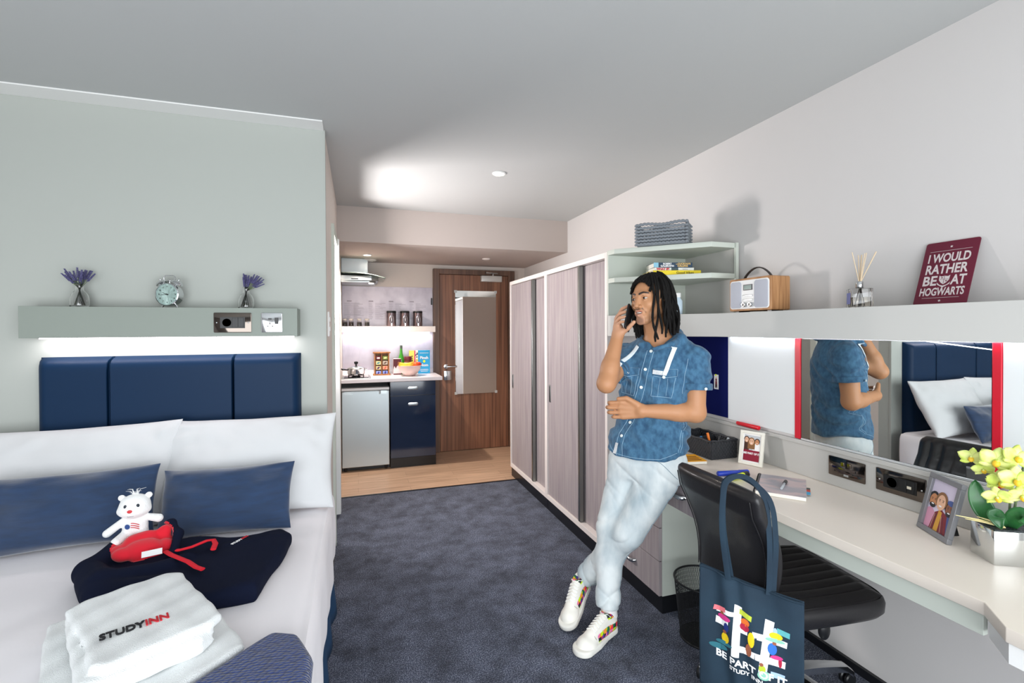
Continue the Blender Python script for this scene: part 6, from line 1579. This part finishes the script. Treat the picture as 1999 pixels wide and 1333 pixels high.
# ---- trainers
m_shoe = mat('cream_leather', '#eeebe2', .45); m_sole = mat('cream_rubber', '#e6e4dc', .6)
inks = [mat('shoe_'+n, c, .5) for n, c in (('lime', '#c3e61e'), ('purple', '#5a3a94'), ('red', '#e8344a'), ('orange', '#f19a2e'), ('pink', '#e873b0'), ('black', '#26242c'), ('green', '#1f6b4a'))]
def shoe(heel, toe, lift, rollv=0):
    heel = Vector(heel); toe = Vector(toe); fw = (toe-heel).normalized(); s = Vector((0, 0, 1)).cross(fw).normalized(); upv = fw.cross(s)
    upv = (Matrix.Rotation(rollv, 3, fw) @ upv); s = upv.cross(fw)
    M = Matrix((fw, s, upv)).transposed().to_4x4(); M.translation = heel-Vector(PO.astype(float)); Mi_ = np.array(M.inverted(), np.float32); L = .285
    def loc(P): return P@Mi_[:3, :3].T+Mi_[:3, 3]
    def hw_(x): return np.interp(x, [0, .03, .10, .16, .20, .25, .285], [.030, .034, .036, .046, .050, .043, .018])
    def d_sole(P):
        q = loc(P); x = np.clip(q[:, 0], .034, L-.046); r = np.interp(x, [.034, .10, .17, .239], [.036, .037, .048, .049])
        e = np.sqrt((q[:, 0]-x)**2+q[:, 1]**2)-r; w = np.stack([e, np.abs(q[:, 2]-.014)-.014], 1)+.006
        return np.minimum(w.max(1), 0)+np.sqrt((np.maximum(w, 0)**2).sum(1))-.006
    def d_up(P):
        q = loc(P); d = d_cap(q, (.045, 0, .045), (.228, 0, .026), .036, .036, ((0, 0, 1), 1.0)); d = smin(d, d_ell(q, (.215, 0, .026), (.050, .046, .030)), .01)
        d = smin(d, d_ell(q, (.045, 0, .065), (.042, .034, .048)), .02); d = smin(d, d_cap(q, (.075, 0, .088), (.180, 0, .052), .026, .024), .02)
        d = smax(d, .020-q[:, 2], .004); d = smax(d, -d_ell(q, (.045, 0, .125), (.042, .024, .035)), .006)
        return d
    def midx(C):
        q = loc(C.astype(np.float32)); k = (np.floor(q[:, 0]/.022)*3+np.floor(q[:, 2]/.016)*5+(q[:, 1] > 0)*2+np.floor((q[:, 0]+q[:, 2])/.027)).astype(int) % 7
        on_ = ((np.abs(q[:, 1]) > .024) & (q[:, 0] > .015) & (q[:, 0] < .175) & (q[:, 2] > .030) & (q[:, 2] < .066-.10*np.maximum(q[:, 0]-.10, 0))) | ((q[:, 0] < .012) & (q[:, 2] > .05)) | ((q[:, 2] > .090) & (q[:, 0] > .045) & (q[:, 0] < .088))
        return np.where(on_, k+1, 0)
    t = MB(); lo = (-.45, -.45, -.05); hi = (.45, .45, .35); c = (heel+toe)/2-Vector(PO.astype(float)); lo = tuple(c[i]-.20 for i in range(3)); hi = tuple(c[i]+.20 for i in range(3))
    up_ = soft('trainer', d_up, lo, hi, .0035, [m_shoe]+inks, man, 1, matf=midx)
    soft('sole', d_sole, lo, hi, .004, m_sole, up_, 1)
    b = MB(); b.T = M
    for k in range(6):
        x = .100+.015*k; z = .1155-.362*(x-.075); w = .024
        b.tube([(x, -w, z-.010), (x+.003, 0, z+.0025), (x+.008, w, z-.010)], .0040, 6, .6, (0, 0, 1)); b.tube([(x+.008, -w, z-.010), (x+.003, 0, z+.0035), (x, w, z-.010)], .0040, 6, .6, (0, 0, 1))
    b.tube([(.10, 0, .105), (.085, .02, .112), (.07, .028, .098), (.095, .006, .104)], .002, 5); b.tube([(.10, 0, .105), (.085, -.02, .112), (.075, -.03, .094)], .002, 5)
    b.build('laces', mat('lace_white', '#f4f3ee', .7) if 'lace_white' not in bpy.data.materials else bpy.data.materials['lace_white'], up_)
    b = MB(); b.T = M; b.tube([(.195, -.040, .052), (.188, 0, .076), (.195, .040, .052)], .0010, 5); b.build('toe_seam', mat('seam_taupe', '#9a8f84', .6) if 'seam_taupe' not in bpy.data.materials else bpy.data.materials['seam_taupe'], up_)
    return up_
shoe((1.160, 2.020, .002), (.905, 1.895, .002), 0)
shoe((1.128, 2.245, .105), (.935, 2.075, .010), 1, .12)
# ankle socks / ankles
MB().tube([(anR-PO).tolist(), (1.130-PO[0], 2.010-PO[1], .075)], .038, 14).build('sock', m_white, man, smooth=60)
MB().tube([(anL-PO).tolist(), (1.110-PO[0], 2.222-PO[1], .155)], .038, 14).build('sock', m_white, man, smooth=60)

# ---- the phone in his hand
ph = thing('smartphone', 'black smartphone held to his ear in the raised hand', 'phone', (1.220, 1.985, 1.488))
ax = Vector((.040, .028, .105)).normalized(); wd = Vector((.72, .62, -.38)); wd = (wd-ax*wd.dot(ax)).normalized()
b = MB(); b.T = frame((0, 0, 0), wd, ax); b.rbox(-.034, .034, -.062, .062, -.004, .004, .009, 4, .002); b.build('phone_body', m_blackp, ph, smooth=40)
b = MB(); b.T = frame((0, 0, 0), wd, ax); b.rbox(-.031, .031, -.058, .058, -.0046, -.0040, .006, 3, .0002); b.build('screen', m_dglass, ph)
# ---------------------------------------------------------------- camera
def camera():
    f, cx, cy, h = 934.7892, 1002.3151, 649.9772, 1.4395
    t, a, r = (math.radians(x) for x in (18.0511, .5233, -.2416))
    F = Vector((math.sin(t)*math.cos(a), math.cos(t)*math.cos(a), -math.sin(a)))
    R0 = Vector((math.cos(t), -math.sin(t), 0)); U0 = Vector((math.sin(t)*math.sin(a), math.cos(t)*math.sin(a), math.cos(a)))
    R = R0*math.cos(r)+U0*math.sin(r); U = -R0*math.sin(r)+U0*math.cos(r)
    c = bpy.data.cameras.new('camera'); o = bpy.data.objects.new('camera', c); COL.objects.link(o)
    m = Matrix((R, U, -F)).transposed().to_4x4(); m.translation = (0, 0, h); o.matrix_world = m
    c.sensor_width = 36; c.lens = f/1999*36; c.shift_x = (999.5-cx)/1999; c.shift_y = (cy-666.5)/1999
    c.clip_start = .02; SC.camera = o
camera()

# ---------------------------------------------------------------- light
def area(name, loc, dirv, sx, sy, power, col=(1, 1, 1)):
    l = bpy.data.lights.new(name, 'AREA'); l.shape = 'RECTANGLE'; l.size = sx; l.size_y = sy; l.energy = power; l.color = col
    o = bpy.data.objects.new(name, l); COL.objects.link(o); o.location = loc
    o.rotation_euler = Vector(dirv).to_track_quat('-Z', 'Y').to_euler(); return o
area('window_daylight', ((WX0+WX1)/2, YW-.03, (WZ0+WZ1)/2), (0, 1, -.03), WX1-WX0-.1, WZ1-WZ0-.1, 118, (.93, .97, 1))
area('bathroom_lamp', (-.42, 3.74, 1.58), (1, -.25, .14), .3, .3, 43, (1, .94, .93))
area('headboard_led', (-.83, 2.66, 1.40), (0, .15, -1), 1.05, .02, 1.5, (1, .93, .96))
area('kitchen_led', (.34, 5.56, 1.39), (0, -.1, -1), .98, .03, 1.1, (.97, .96, 1))
area('board_led', (1.93, 1.2, 1.385), (.1, 0, -1), .03, 2.4, 1.4, (.97, .98, 1))
w = bpy.data.worlds.new('world'); SC.world = w; w.use_nodes = True
w.node_tree.nodes['Background'].inputs[0].default_value = (.85, .92, 1, 1); w.node_tree.nodes['Background'].inputs[1].default_value = 1.0
SC.view_settings.view_transform = 'Standard'; SC.view_settings.look = 'None'; SC.view_settings.gamma = 1; SC.view_settings.exposure = .1
try: SC.view_settings.use_curve_mapping = False
except Exception: pass
SC.cycles.max_bounces = 10; SC.cycles.diffuse_bounces = 5; SC.cycles.transparent_max_bounces = 12; SC.cycles.caustics_refractive = False; SC.cycles.caustics_reflective = False
SC.cycles.use_denoising = True; SC.cycles.sample_clamp_indirect = 6
